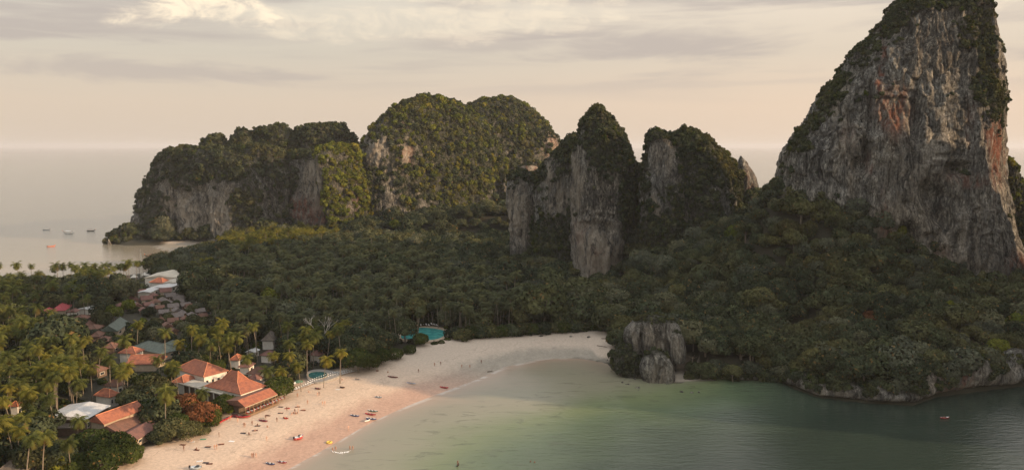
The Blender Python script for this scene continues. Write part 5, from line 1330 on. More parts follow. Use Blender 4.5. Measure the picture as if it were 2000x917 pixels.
def hero_palm(u, v, H, kind, label, j=0, q=1.0, group=None):
    c = G(u, v, H + 3); j = j % 3; H0 = PT[j][0][-1]; s = H / H0[2]; rz = (u * .61) % 6.28
    dx, dy = H0[0] * s * math.cos(rz) - H0[1] * s * math.sin(rz), H0[0] * s * math.sin(rz) + H0[1] * s * math.cos(rz)
    e_ = empty('coconut_palm', (c[0] - dx, c[1] - dy, 2.9), rz); tag(e_, label, 'palm', group)
    t = link('trunk', PTRUNK[j], e_); t.scale = (s, s, s)
    k = link('crown', PCROWN[kind][(int(u)) % 3], e_); k.location = tuple(x * s for x in H0); k.scale = (q, q, q)
for i, (u_, v_, H, kd, lb) in enumerate([
    (443, 672, 16, 'palm_sunlit', 'tall golden palm behind the villa, left of the pair'), (424, 655, 14, 'palm_sunlit', 'golden palm upper left behind the villa'), (481, 697, 13, 'palm', 'palm with a long bare trunk behind the orange cottage'),
    (534, 692, 12, 'palm_sunlit', 'golden palm above the brown pavilion'), (564, 692, 12, 'palm_sunlit', 'golden palm between the brown pavilion and the dead tree'), (600, 670, 14, 'palm_sunlit', 'tall golden palm directly behind the oval pool'),
    (549, 722, 9, 'palm_sunlit', 'low golden palm above the round glossy tree'), (580, 712, 11, 'palm_sunlit', 'golden palm right of the round glossy tree'), (638, 700, 12, 'palm_sunlit', 'golden palm leaning over the oval pool'), (666, 686, 13, 'palm_sunlit', 'golden palm behind the oval pool terrace'),
    (521, 722, 9, 'palm', 'palm beside the maroon hut'), (394, 764, 9, 'palm', 'small palm in front of the flat roofed building'), (340, 720, 12, 'palm', 'palm at the left corner of the villa'), (350, 668, 10, 'palm_sunlit', 'sunlit palm right of the long green roof'),
    (306, 700, 14, 'palm', 'palm before the large orange gabled roof'), (332, 712, 13, 'palm_sunlit', 'palm right of the large orange gabled roof'), (154, 818, 11, 'palm', 'palm standing before the pale metal shed'), (6, 780, 17, 'palm_sunlit', 'tall palm on the left edge'),
    (94, 774, 15, 'palm', 'palm with a long pale trunk left of the metal shed'), (52, 780, 13, 'palm_sunlit', 'golden palm left of the long trunked one'), (132, 862, 12, 'palm', 'palm at the bottom left with a clear trunk'), (88, 848, 15, 'palm', 'tall palm at the bottom left, right of a pair'), (60, 855, 16, 'palm', 'tall palm at the bottom left, left of a pair'), (48, 815, 13, 'palm', 'palm behind the bottom left pair'),
    (214, 698, 15, 'palm', 'palm with pale trunk in the middle of the grove'), (176, 715, 14, 'palm_sunlit', 'golden palm left of the grove middle'), (152, 702, 15, 'palm_sunlit', 'golden palm crown in the upper grove'), (232, 722, 12, 'palm_sunlit', 'golden palm above the grove cottage'), (100, 724, 16, 'palm_sunlit', 'broad golden palm in the left grove'),
    (122, 518, 16, 'palm', 'tall palm against the sea, highest of the far shore'), (145, 520, 14, 'palm', 'palm against the sea right of the highest'), (166, 515, 14, 'palm', 'palm against the sea, third from the highest'), (184, 517, 14, 'palm', 'palm against the sea, fourth from the highest'),
    (75, 532, 15, 'palm_sunlit', 'palm with drooping gold fronds at the far shore'), (22, 538, 13, 'palm', 'palm at the left end of the far shore'), (41, 535, 13, 'palm', 'second palm from the left end of the far shore'), (32, 516, 17, 'palm', 'lone high palm at the left end of the far shore'), (222, 522, 14, 'palm', 'left palm of three before the mast'), (232, 518, 14, 'palm', 'middle palm of three before the mast'), (243, 519, 14, 'palm', 'right palm of three before the mast'),
    (378, 512, 13, 'palm_sunlit', 'palm lit yellow near the pair of masts'), (398, 508, 13, 'palm_sunlit', 'left palm of two lit yellow right of the masts'), (410, 505, 13, 'palm_sunlit', 'right palm of two lit yellow right of the masts'), (105, 524, 12, 'palm', 'palm left of the highest far shore palm'), (150, 560, 13, 'palm', 'palm with long trunk beside the pale tin roof')]): hero_palm(u_, v_, H, kd, lb, i, .92 if v_ > 600 else 1.0)
for i, (u_, v_) in enumerate([(752, 604), (769, 598), (790, 602), (810, 584), (822, 600), (839, 592), (853, 590), (870, 596), (881, 592), (895, 594), (907, 582), (928, 580), (942, 590), (960, 584), (980, 592)]):
    hero_palm(u_, v_ + 2, 13.5 - (i % 3) * .7, 'palm_shaded', ORD_[i] + ' bare trunked palm from the left in the stand behind the lagoon pool', i, .8, 'bare trunked palms behind the lagoon pool')
for i, (u_, v_) in enumerate([(468, 462), (482, 460), (497, 458), (508, 450), (520, 452), (530, 455), (540, 448), (560, 447), (585, 449), (603, 452), (625, 448), (643, 450), (655, 447), (575, 456), (550, 460), (517, 468), (500, 470), (483, 474), (530, 472), (545, 474), (633, 456), (470, 476), (562, 464), (590, 460)]):
    c = at(u_, v_, 690 + (i * 37 % 60)); zz = gz(c[0], c[1]); H = max(8, min(20, c[2] - zz))
    e_ = empty('coconut_palm', (c[0], c[1], c[2] - H), u_ * .4 % 6.28); tag(e_, 'golden sunlit palm in the far strip below the headland', 'palm', 'golden palms below the headland')
    j = i % 3; H0 = PT[j][0][-1]; s = H / H0[2]; t = link('trunk', PTRUNK[j], e_); t.scale = (s, s, s); k = link('crown', PCROWN['palm_sunlit'][j], e_); k.location = tuple(x * s for x in H0)

def dead_tree():
    c = G(630, 694, 3); e_ = empty('bare_tree', (c[0], c[1], 3)); tag(e_, 'bare white branched tree rising out of the dark palm forest', 'tree')
    m = MB(); r = random.Random(9)
    def grow(p, d, L, rad, k):
        q = p + d * L; m.tube([p, p + d * L * .5 + Vector((r.uniform(-.2, .2), r.uniform(-.2, .2), 0)) * L * .2, q], [rad, rad * .85, rad * .68], 5, cap=False)
        if k == 0: return
        for _ in range(3 if k > 2 else 2):
            nd = (d + Vector((r.uniform(-.75, .75), r.uniform(-.75, .75), r.uniform(-.1, .35)))).normalized(); grow(q, nd, L * r.uniform(.62, .8), rad * .62, k - 1)
    t = MB(); t.tube([(0, 0, -1), (-.8, 0, 5), (-1.6, .2, 9)], [.5, .42, .36], 8, cap=False); t.build('trunk', M['bark_pale'], e_)
    grow(Vector((-1.6, .2, 9)), Vector((-.45, 0, .9)), 4.0, .30, 4); grow(Vector((-1.2, .1, 7)), Vector((.55, .1, .8)), 4.4, .26, 4); m.build('branches', M['bark_pale'], e_)
dead_tree(); KEEP

# ------------------------------------------------------------------ small things on beach and water
def plain(name, col, rough=.6, spec=.3): 
    M[name] = simple(name, col, rough, spec, .08, 2); return M[name]
plain('red_plastic', (.48, .035, .035), .4, .5); plain('maroon_plastic', (.26, .03, .05), .4, .5); plain('white_plastic', (.75, .74, .70), .4, .5); plain('blue_plastic', (.04, .07, .22), .4, .5)
plain('grey_plastic', (.36, .40, .42), .4, .5); plain('green_plastic', (.10, .20, .12), .4, .5); plain('brown_wood', (.14, .055, .035), .6); plain('black', (.02, .02, .022), .6); plain('orange', (.75, .16, .05), .6)
plain('yellow', (.70, .50, .10), .5); plain('skin_tan', (.42, .22, .14), .6); plain('skin_fair', (.62, .38, .27), .6); plain('skin_dark', (.20, .10, .065), .6); plain('hair', (.03, .02, .015), .7)
plain('cloth_blue', (.03, .05, .16)); plain('cloth_dark', (.02, .02, .03)); plain('cloth_red', (.45, .04, .04)); plain('cloth_white', (.70, .68, .64)); plain('cloth_green', (.10, .30, .18)); plain('cloth_sand', (.45, .36, .26)); plain('foam', (.85, .85, .82), .5)

def hull_mesh(name, L, W, H, mats, rocker=.25, n=13, bow=0.0, stern=0.0, open_top=True, two=True):
    V = []; F = []; mi = []
    prof = [(-1, 1), (-.92, .55), (-.6, .1), (0, 0), (.6, .1), (.92, .55), (1, 1)]
    inn = [(.82, .95), (.6, .45), (0, .3), (-.6, .45), (-.82, .95)] if open_top else [(.5, 1.08), (0, 1.14), (-.5, 1.08)]
    ring = prof + inn; k = len(ring)
    for i in range(n):
        t = -1 + 2 * i / (n - 1); w = W / 2 * max(0.03, (1 - abs(t) ** 2.4)) ; up = rocker * abs(t) ** 3 + (bow * max(0, t) ** 4 + stern * max(0, -t) ** 4)
        h = H * (1 - .25 * abs(t) ** 4)
        for a, b in ring: V.append((t * L / 2, a * w, b * h + up))
    for i in range(n - 1):
        for j in range(k):
            F.append((i * k + j, i * k + (j + 1) % k, (i + 1) * k + (j + 1) % k, (i + 1) * k + j)); mi.append(0 if (j < 6) else (1 if two else 0))
    F.append(tuple(range(k))); mi.append(0); F.append(tuple((n - 1) * k + j for j in range(k))[::-1]); mi.append(0)
    m = MB(); m.v = V; m.f = F; m.m = mi
    me = m.mesh(name, mats, True); return me
def place(e_, u, v, z=None, ang=0.0):
    c = G(u, v, 1.0); zz = gz(c[0], c[1]); 
    for _ in range(3): c = G(u, v, max(zz, 0)); zz = gz(c[0], c[1])
    e_.location = (c[0], c[1], max(zz, 0.0) + .02); e_.rotation_euler = (0, 0, ang); return c
BD = math.atan2(G(600, 745, 2)[1] - G(300, 880, 2)[1], G(600, 745, 2)[0] - G(300, 880, 2)[0])
def kayak(u, v, label, c1, c2='black', L=3.9, ang=None, W=.95, group=None, H=.42, dz=0.0):
    e_ = empty('kayak'); place(e_, u, v, ang=BD - .9 if ang is None else ang); e_.location.z += dz; tag(e_, label, 'kayak', group)
    link('hull', hull_mesh('hull', L, W, H, [M[c1], M[c2]]), e_)
    for x in (-.7, .6): MB().box((x, 0, H * .75), (.5, W * .6, .12)).box((x - .25, 0, H * 1.05), (.08, W * .55, .35)).build('seat', M['black'], e_)
    return e_
PI = math.pi
for a in [(867.5, 757, 'red kayak alone at the waterline nearest the shade', 'red_plastic', 'red_plastic', 5.0), (803, 749, 'white and blue kayak on the sand left of the lone red one', 'white_plastic', 'blue_plastic', 5.6), (767, 736.5, 'brown red kayak near the shaded beach', 'brown_wood', 'maroon_plastic', 6.2),
          (728, 803, 'white and green kayak, farthest of the shore cluster', 'green_plastic', 'white_plastic', 5.6), (723.5, 809.5, 'bright red kayak in the middle of the shore cluster', 'red_plastic', 'red_plastic', 5.8), (725, 818, 'blue and white kayak, nearest of the shore cluster', 'blue_plastic', 'white_plastic', 5.6),
          (692.9, 812, 'white kayak with blue stern left of the shore cluster', 'blue_plastic', 'white_plastic', 4.8), (739.3, 776, 'grey white kayak alone on wet sand', 'grey_plastic', 'white_plastic', 3.8), (551, 903, 'red and white board at the bottom, right of the pair', 'red_plastic', 'white_plastic', 4.4), (528, 906, 'red white and blue board at the bottom, left of the pair', 'blue_plastic', 'white_plastic', 4.4),
          (514, 822, 'maroon kayak lying alone on the dry sand', 'maroon_plastic', 'maroon_plastic', 5.0), (558, 817, 'small red board on the sand', 'red_plastic', 'orange', 2.8), (698.7, 741.6, 'pale board on the sand beyond the pool', 'white_plastic', 'brown_wood', 4.0), (668.5, 757, 'dark mat shaped board on upper sand', 'brown_wood', 'black', 3.0), (620.6, 759.4, 'brown board left of the dark one', 'brown_wood', 'maroon_plastic', 3.6)]:
    kayak(*a[:5], L=a[5] * .8, ang=-.35)
kayak(717.7, 822, 'small white jet ski beside the nearest cluster kayak', 'white_plastic', 'blue_plastic', L=2.8, ang=1.0, W=1.1, H=.7)
for i in range(5): kayak(426 + i * 5.4, 826.4 - i * 2.7, ['red kayak at the near end of the long red row', 'second red kayak of the long row from the near end', 'middle red kayak of the long row', 'fourth red kayak of the long row', 'red kayak at the far end of the long red row'][i], 'red_plastic', 'red_plastic', L=4.0, ang=BD, W=.8, group='long row of red kayaks by the trees')
for i in range(4): kayak(469 + i * 3.2, 814 + (i % 2) * 1.8, ['leftmost of the four stacked red kayaks', 'second of the four stacked red kayaks', 'third of the four stacked red kayaks', 'rightmost of the four stacked red kayaks'][i], 'red_plastic', 'maroon_plastic', L=3.9, ang=-.1 + i * .12, group='red kayaks heaped before the restaurant', dz=i % 2 * .3)
for i in range(3): kayak(453 + i * 3.5, 803 - i * 1.2, ['left red kayak under the white parasol', 'middle red kayak under the white parasol', 'right red kayak under the white parasol'][i], 'red_plastic', 'red_plastic', L=3.6, ang=.3, group='red kayaks under the white parasol')
for i, (u_, v_) in enumerate([(458.5, 810), (459, 814)]): kayak(u_, v_, ['dark kayak left of the heap', 'short dark kayak just below the other dark one'][i], 'maroon_plastic', 'black', L=3.0, ang=-.4)
kayak(1845, 816, 'tiny red and white kayak paddling on the dark water at the right', 'red_plastic', 'white_plastic', L=3.6, ang=.1)

def speedboat(u, v, label, c1, c2, L=5.5, ang=0.3):
    e_ = empty('speedboat'); place(e_, u, v, ang=ang); tag(e_, label, 'boat')
    link('hull', hull_mesh('hull', L, 2.0, .9, [M[c1], M[c2]], .2, bow=.5), e_)
    MB().box((.6, 0, 1.15), (.9, 1.3, .4), taper=.8).build('windscreen', M['glass'], e_); MB().box((-.8, 0, .7), (1.0, 1.2, .35)).build('seat', M['white_plastic'], e_)
    MB().box((-L / 2 + .1, 0, .9), (.4, .5, .8)).build('outboard_motor', M['black'], e_)
speedboat(472, 802, 'grey blue boat with a pink side parked beside the terrace', 'maroon_plastic', 'grey_plastic', 5.2, BD - .9)
speedboat(583, 857, 'white and red boat drawn up on the wet sand', 'red_plastic', 'white_plastic', 3.6, BD - .4)
speedboat(382, 916, 'white boat at the bottom edge on the sand', 'grey_plastic', 'white_plastic', 3.8, 0)
def longtail(u, v, label, c1, L, ang, roof=True):
    e_ = empty('longtail_boat'); c = place(e_, u, v, ang=ang); e_.location.z = -.25; tag(e_, label, 'boat')
    link('hull', hull_mesh('hull', L, L * .17, L * .10, [M[c1], M['wood']], .2, bow=L * .16, stern=L * .05), e_)
    if roof:
        r = MB().add([(-L * .25, -L * .08, L * .24), (L * .18, -L * .08, L * .24), (L * .18, L * .08, L * .24), (-L * .25, L * .08, L * .24), (-L * .25, 0, L * .27), (L * .18, 0, L * .27)], [(0, 1, 5, 4), (2, 3, 4, 5), (3, 0, 4), (1, 2, 5), (3, 2, 1, 0)]); r.build('canopy', M['white_plastic'] if c1 == 'white_plastic' else M['brown_wood'], e_)
        for x in (-.22, .16):
            for y in (-.07, .07): MB().tube([(L * x, L * y, L * .05), (L * x, L * y, L * .24)], .06, 4).build('canopy_post', M['wood'], e_)
    MB().box((-L * .42, 0, L * .13), (.8, .5, .5)).tube([(-L * .42, 0, L * .12), (-L * .62, 0, .1)], .07, 5).build('motor', M['black'], e_)
    MB().tube([(L * .47, 0, L * .20), (L * .50, 0, L * .30)], .14, 5).build('bow_ribbon', M['orange'], e_)
    return e_
longtail(91, 449, 'small grey longtail boat, farthest left on the sea', 'grey_plastic', 8, .2, False)
longtail(133, 456, 'white excursion boat with a canopy on the open sea', 'white_plastic', 14, 3.0)
longtail(178, 451, 'dark longtail boat with a raised prow off the headland', 'black', 10, .1)
longtail(100, 481, 'orange red longtail boat nearer on the sea', 'orange', 7.5, .5, False)
longtail(293, 501, 'dark longtail boat moored off the far beach near the mast', 'black', 10, 3.1)
c = G(213, 477); br2 = empty('sea_stack', (c[0], c[1], 0)); tag(br2, 'tiny dark rock stack in the sea off the headland', 'rock')
blob('rock', [(5.0, c[0] - .4, c[0] + .3), (3.5, c[0] - 1.2, c[0] + 1.2), (1, c[0] - 1.8, c[0] + 2.4), (-1, c[0] - 2.2, c[0] + 3)], c[1], 2, world=True, res=.5, amp=.8, veg=.0, zbot=-1, seed=61).parent = br2
br2.children[0].matrix_parent_inverse = Matrix.Translation(-br2.location)

# boulders round the sea rock and along the foot of the slope
def boulder_mesh(seed):
    bm = bmesh.new(); bmesh.ops.create_icosphere(bm, subdivisions=2, radius=1)
    r = random.Random(seed)
    ps_ = np.array([v_.co[:] for v_ in bm.verts]); d = 1 + .38 * fbm(ps_[:, 0] * 1.1 + seed, ps_[:, 1] * 1.1, ps_[:, 2] * 1.1, 3, seed)
    for v_, k in zip(bm.verts, d): v_.co *= k; v_.co.z *= .62
    me = bpy.data.meshes.new('boulder'); bm.to_mesh(me); bm.free(); me.materials.append(M['rock']); return me
BM = [boulder_mesh(s_) for s_ in range(4)]
for i, (u_, v_, s_, lb) in enumerate([(1247, 733, .8, 'pale flat boulder left of the sea rock'), (1240, 740, .7, 'small pale boulder in the shallows below the sea rock'), (1228, 726, .6, 'dark boulder at the left foot of the sea rock'), (1216, 720, .6, 'small boulder furthest left of the sea rock foot'), (1262, 744, .6, 'boulder at the water under the lower column'), (1352, 728, .8, 'pale boulder on the little sand pocket'), (1366, 730, .7, 'second pale boulder on the little sand pocket'), (1380, 733, .6, 'boulder at the right end of the little sand pocket'), (1332, 727, .9, 'dark boulder under the overhang'),
        (1036, 655, 1.0, 'square pale rock at the head of the beach'), (1056, 656, 1.2, 'wide pale rock at the head of the beach'), (1115, 657, .9, 'rock below the trees right of the wide pale one'), (1150, 657, .9, 'rightmost rock below the trees at the head of the beach'), (1186, 690, .7, 'dark rock at the corner of the beach'), (1196, 704, .7, 'dark rock left of the sea rock vegetation'), (1204, 713, .6, 'low rock in the wet corner')]):
    o = link('boulder', BM[i % 4]); tag(o, lb, 'boulder'); place(o, u_, v_, ang=i * 1.3); o.scale = (s_, s_ * .9, s_)
for i in range(46):                                # rubble at the waterline
    t = RNG.random(); u_ = 1190 + 110 * t + RNG.normal(0, 5); v_ = 712 + 30 * min(1, t * 1.3) + RNG.normal(0, 3) + 3
    o = link('stone', BM[i % 4]); tag(o, 'small stone scattered round the foot of the sea rock', 'stone', 'stones round the foot of the sea rock'); place(o, u_, v_, ang=i); s_ = RNG.uniform(.16, .42); o.scale = (s_, s_, s_)
def driftwood(u, v, label, L, ang):
    e_ = MB().tube([(-L / 2, 0, .2), (0, .2, .3), (L / 2, -.1, .25)], [.22, .18, .08], 6).tube([(L * .1, .1, .3), (L * .3, .8, .7)], [.1, .04], 5).build('driftwood', M['bark_dark']); place(e_, u, v, ang=ang); tag(e_, label, 'log')
driftwood(1176, 680, 'dark fallen log at the shaded corner of the beach', 6, -.7); driftwood(852, 668, 'dark log on the upper shaded sand', 3, .3); driftwood(958, 726, 'driftwood lying in the wet sand flat', 3, .1); driftwood(1182, 662, 'second log under the trees at the corner', 4, -.5)

# people
def person_mesh(name, joints, bones, rad, mats, split):
    me = bpy.data.meshes.new(name); me.from_pydata(joints, bones, [])
    ob = bpy.data.objects.new(name, me); COL.objects.link(ob)
    ob.modifiers.new('s', 'SKIN')
    for i, r in enumerate(rad): me.skin_vertices[0].data[i].radius = (r, r); me.skin_vertices[0].data[i].use_root = (i == 0)
    sb_ = ob.modifiers.new('b', 'SUBSURF'); sb_.levels = 1; sb_.render_levels = 1
    dg = bpy.context.evaluated_depsgraph_get(); out = bpy.data.meshes.new_from_object(ob.evaluated_get(dg)); out.name = name
    bpy.data.objects.remove(ob)
    out.materials.clear()
    for m in mats: out.materials.append(m)
    out.polygons.foreach_set('material_index', np.array([split(p.center) for p in out.polygons], np.int32)); out.polygons.foreach_set('use_smooth', np.ones(len(out.polygons), bool)); out.update()
    return out
def stand(step=.12, arm=.25, bend=0.0):
    J = [(0, 0, .92), (0, 0, 1.15), (0, bend * .1, 1.42), (0, bend * .15, 1.52), (0, bend * .2, 1.64), (0, bend * .2, 1.74),
         (.09, 0, .86), (.11, step, .48), (.11, step * .6 - .02, .08), (.11, step * .6 + .12, .04),
         (-.09, 0, .86), (-.11, -step * .5, .48), (-.11, -step * 1.3, .08), (-.11, -step * 1.3 + .12, .04),
         (.19, 0, 1.40), (.25, -.05, 1.13), (.25 + arm * .3, .08, .90), (.25 + arm * .4, .12, .82), (-.19, 0, 1.40), (-.25, .05, 1.13), (-.25 - arm * .3, .12, .92), (-.25 - arm * .4, .16, .84)]
    B = [(0, 1), (1, 2), (2, 3), (3, 4), (4, 5), (0, 6), (6, 7), (7, 8), (8, 9), (0, 10), (10, 11), (11, 12), (12, 13), (2, 14), (14, 15), (15, 16), (16, 17), (2, 18), (18, 19), (19, 20), (20, 21)]
    R = [.13, .125, .14, .055, .095, .07, .095, .065, .045, .04, .095, .065, .045, .04, .06, .045, .035, .035, .06, .045, .035, .035]
    return J, B, R
def sit():
    J, B, R = stand(); J = [list(j) for j in J]
    dz = -.80
    for j in J: j[2] += dz
    J[7] = [.12, .42, .38]; J[8] = [.12, .62, .06]; J[9] = [.12, .74, .04]; J[11] = [-.12, .42, .38]; J[12] = [-.12, .62, .06]; J[13] = [-.12, .74, .04]; J[6][2] = .1; J[10][2] = .1
    J[16] = [.22, .30, .40]; J[17] = [.18, .38, .38]; J[20] = [-.22, .30, .40]; J[21] = [-.18, .38, .38]
    return [tuple(j) for j in J], B, R
def lie():
    J, B, R = stand(.05); J = [(x, z_ - .9, .14 + y) for x, y, z_ in J]; return J, B, R
def sp_stand(p): return 2 if p.z > 1.66 else (1 if .74 < p.z < .99 and abs(p.x) < .21 else 0)
def sp_shirt(p): return 2 if p.z > 1.66 else (1 if .74 < p.z < 1.44 and abs(p.x) < .24 else 0)
def sp_sit(p): return 2 if p.z > .86 else (1 if p.z < .24 and p.y < .3 else 0)
def sp_lie(p): return 2 if p.y > .76 else (1 if -.14 < p.y < .1 else 0)
PM = {}
n_ = 0
for nm, geo, spf in (('stand', stand(.03), sp_stand), ('walk', stand(.22, .5), sp_stand), ('shirt', stand(.16), sp_shirt), ('sit', sit(), sp_sit), ('lie', lie(), sp_lie)):
    for skn in ('skin_tan', 'skin_fair', 'skin_dark'):
        for cl_ in ('cloth_blue', 'cloth_red', 'cloth_dark', 'cloth_white'):
            PM[nm, skn, cl_] = None
def pm(nm, skn, cl_):
    if PM[nm, skn, cl_] is None:
        base = PM.get((nm, 'base'))
        if base is None:
            geo, spf = {'stand': (stand(.03), sp_stand), 'walk': (stand(.22, .5), sp_stand), 'shirt': (stand(.16), sp_shirt), 'sit': (sit(), sp_sit), 'lie': (lie(), sp_lie)}[nm]
            base = person_mesh('person', *geo, [M['skin_tan'], M['cloth_blue'], M['hair']], spf); PM[nm, 'base'] = base
        me = base.copy(); me.materials.clear()
        for m in (M[skn], M[cl_], M['hair']): me.materials.append(m)
        PM[nm, skn, cl_] = me
    return PM[nm, skn, cl_]
sk = ['skin_tan', 'skin_fair', 'skin_dark']; cw = {'cloth_blue': 'blue', 'cloth_red': 'red', 'cloth_dark': 'black', 'cloth_white': 'white'}
def person(u, v, pose, cl_, where, ang=0.0, dz=0.0):
    i = int(u * 7 + v) ; o = link('person', pm(pose, sk[i % 3], cl_)); place(o, u, v, ang=ang); o.location.z += dz
    wd = {'stand': 'person standing in {} swimwear', 'walk': 'person walking in {} swimwear', 'shirt': 'person walking in a {} shirt', 'sit': 'person sitting in {} swimwear', 'lie': 'person lying down in {} swimwear'}[pose].format(cw[cl_])
    tag(o, wd + ' ' + where, 'person'); return o
for a in [(359, 879, 'stand', 'cloth_dark', 'on the upper sand at the bottom left', 0), (419, 877, 'walk', 'cloth_blue', 'left of a pair on the mid sand', 1), (423.5, 876, 'walk', 'cloth_dark', 'right of a pair on the mid sand', 1), (428, 852, 'stand', 'cloth_blue', 'alone below the sprawling trees', 2),
          (476, 833, 'shirt', 'cloth_dark', 'left of a couple below the heaped kayaks', 0), (478.4, 833.4, 'walk', 'cloth_blue', 'right of a couple below the heaped kayaks', 0), (492.5, 829.5, 'stand', 'cloth_dark', 'right of the couple below the kayaks', 1), (464.5, 824, 'stand', 'cloth_red', 'by the end of the long red row', 1), (449.5, 820, 'stand', 'cloth_dark', 'at the far tip of the long red row', 1),
          (521, 860, 'stand', 'cloth_dark', 'alone in the middle of the wet sand', 0), (492.2, 893, 'shirt', 'cloth_dark', 'left of three friends at the bottom', 0), (495, 893, 'shirt', 'cloth_red', 'middle of three friends at the bottom', .5), (500, 893, 'shirt', 'cloth_dark', 'right of three friends at the bottom', 0), (519, 818, 'walk', 'cloth_dark', 'beside the dark mat above the maroon kayak', 0), (522, 834, 'sit', 'cloth_blue', 'with arms forward on the dry sand', 0),
          (560.4, 802, 'stand', 'cloth_dark', 'left of the sunbathing group', 0), (600.6, 788.5, 'stand', 'cloth_white', 'alone on the sand above the group', 0), (630, 790.5, 'shirt', 'cloth_dark', 'left of a strolling couple at mid beach', 0), (634.3, 790, 'walk', 'cloth_red', 'right of a strolling couple at mid beach', 0), (620, 773, 'walk', 'cloth_white', 'left of a pair near the loungers', 0), (623.3, 772, 'walk', 'cloth_blue', 'right of a pair near the loungers', 0), (581, 775, 'stand', 'cloth_red', 'by the foot of the terrace', 0), (541, 823, 'stand', 'cloth_white', 'between the two red boards', 0),
          (573, 807, 'sit', 'cloth_dark', 'in the group of five, far left', 0), (576, 806, 'shirt', 'cloth_blue', 'in the group of five, tallest', 0), (578, 808, 'sit', 'cloth_blue', 'in the group of five, centre', 1), (581, 807, 'sit', 'cloth_dark', 'in the group of five, right', 2), (583, 804, 'stand', 'cloth_dark', 'in the group of five, far right', 2), (570, 808.5, 'sit', 'cloth_dark', 'just outside the group of five', 3),
          (680.4, 839.5, 'walk', 'cloth_white', 'walking out at the water edge', 1), (735, 725, 'sit', 'cloth_dark', 'left of a pair at the shade edge', 0), (738, 725, 'sit', 'cloth_red', 'right of a pair at the shade edge', 0), (757.6, 727.5, 'sit', 'cloth_dark', 'alone by the shade edge', 0), (668, 742, 'sit', 'cloth_red', 'on the sand before the pool', 0), (603, 766, 'sit', 'cloth_dark', 'on the sand by the left loungers', 0),
          (848.6, 714.5, 'shirt', 'cloth_dark', 'darkest figure on the shaded flat', 0), (860.7, 712.5, 'stand', 'cloth_dark', 'second figure on the shaded flat', 0), (902, 718, 'walk', 'cloth_red', 'third figure on the shaded flat', 0), (917.8, 718.5, 'shirt', 'cloth_red', 'in the brightest red on the shaded flat', 0), (940, 709, 'stand', 'cloth_dark', 'farthest right on the shaded flat', 0), (817.5, 727, 'stand', 'cloth_white', 'just beyond the sun line', 0),
          (650, 880, 'stand', 'cloth_red', 'splashing in the shallows, left of two', 0), (655.5, 878, 'walk', 'cloth_dark', 'splashing in the shallows, right of two', 0), (683.5, 877, 'stand', 'cloth_red', 'wading, left of a pair in the shallows', 0), (689, 877, 'walk', 'cloth_white', 'wading, right of a pair in the shallows', 0), (1036, 901, 'sit', 'cloth_dark', 'swimming at the bottom, left one', 0), (1044, 902, 'sit', 'cloth_dark', 'swimming at the bottom, right one', 0), (894, 908, 'shirt', 'cloth_dark', 'standing alone on a board out on the green water', 0), (584, 858, 'sit', 'cloth_blue', 'beside the white and red boat', 0), (1231, 709, 'stand', 'cloth_dark', 'on the rocks left of the sea rock', 0), (1844, 816, 'sit', 'cloth_white', 'paddling the tiny kayak at the right', 0)]:
    o = person(*a[:5], ang=a[5])
    if a[0] in (1036, 1044): o.location.z -= .45
    if 640 < a[0] < 690 and a[1] > 870: o.location.z -= .35
kayak(894, 908, 'narrow dark paddle board under the standing person', 'black', 'black', L=3.0, ang=1.4, W=.6, H=.1)
def towel(u, v, label, c1, ang, size=(1.9, 1.0), bodies=1):
    o = MB().box((0, 0, .04), (size[0], size[1], .06)).box((size[0] * .4, 0, .10), (.3, size[1] * .6, .1)).build('beach_towel', M[c1]); place(o, u, v, ang=ang); tag(o, label, 'towel')
for i, (u_, v_, c1, lb) in enumerate([(384, 878, 'brown_wood', 'brown towel with a sunbather at the bottom left'), (406, 872, 'cloth_dark', 'dark towel with a sunbather, largest on the lower sand'), (432, 867, 'brown_wood', 'dark towel right of the largest one'), (375, 862, 'cloth_white', 'pale towel beside the sprawling trees'), (397, 857, 'cloth_green', 'green towel on the upper sand'), (452.5, 861, 'foam', 'small white towel alone on bright sand'), (503, 831, 'cloth_dark', 'dark towel right of the couple'),
        (498, 840, 'brown_wood', 'brown towel below the dark one'), (475, 845, 'cloth_dark', 'small dark towel, left of a pair'), (486, 848, 'cloth_sand', 'tan towel, right of a pair'), (523, 811, 'brown_wood', 'brown towel above the maroon kayak'), (548, 806, 'cloth_dark', 'dark towel left of the group'), (581, 794, 'brown_wood', 'brown towel above the group'), (592, 800.5, 'brown_wood', 'brown towel right of the group'), (561, 797, 'cloth_red', 'reddish towel behind the standing person'), (548, 794, 'cloth_dark', 'dark towel farther up the sand'), (512, 816, 'cloth_sand', 'tan towel above the maroon kayak'),
        (390, 900, 'cloth_white', 'pale towel low on the beach'), (402, 903, 'cloth_dark', 'dark towel low on the beach'), (409, 905, 'brown_wood', 'brown towel lowest on the beach'), (357, 868, 'brown_wood', 'brown towel under the tree edge'), (660, 760, 'cloth_white', 'pale towel before the pool loungers')]):
    towel(u_, v_, lb, c1, -.2 + (i * 7 % 5) * .12)
    if i in (0, 1, 2, 3, 6, 7, 9, 10, 11, 12, 13, 14):
        o = person(u_, v_, 'lie' if i % 3 else 'sit', ['cloth_dark', 'cloth_blue', 'cloth_red'][i % 3], 'on the ' + lb.split(' with')[0], ang=1.2 + i * .3, dz=.08)
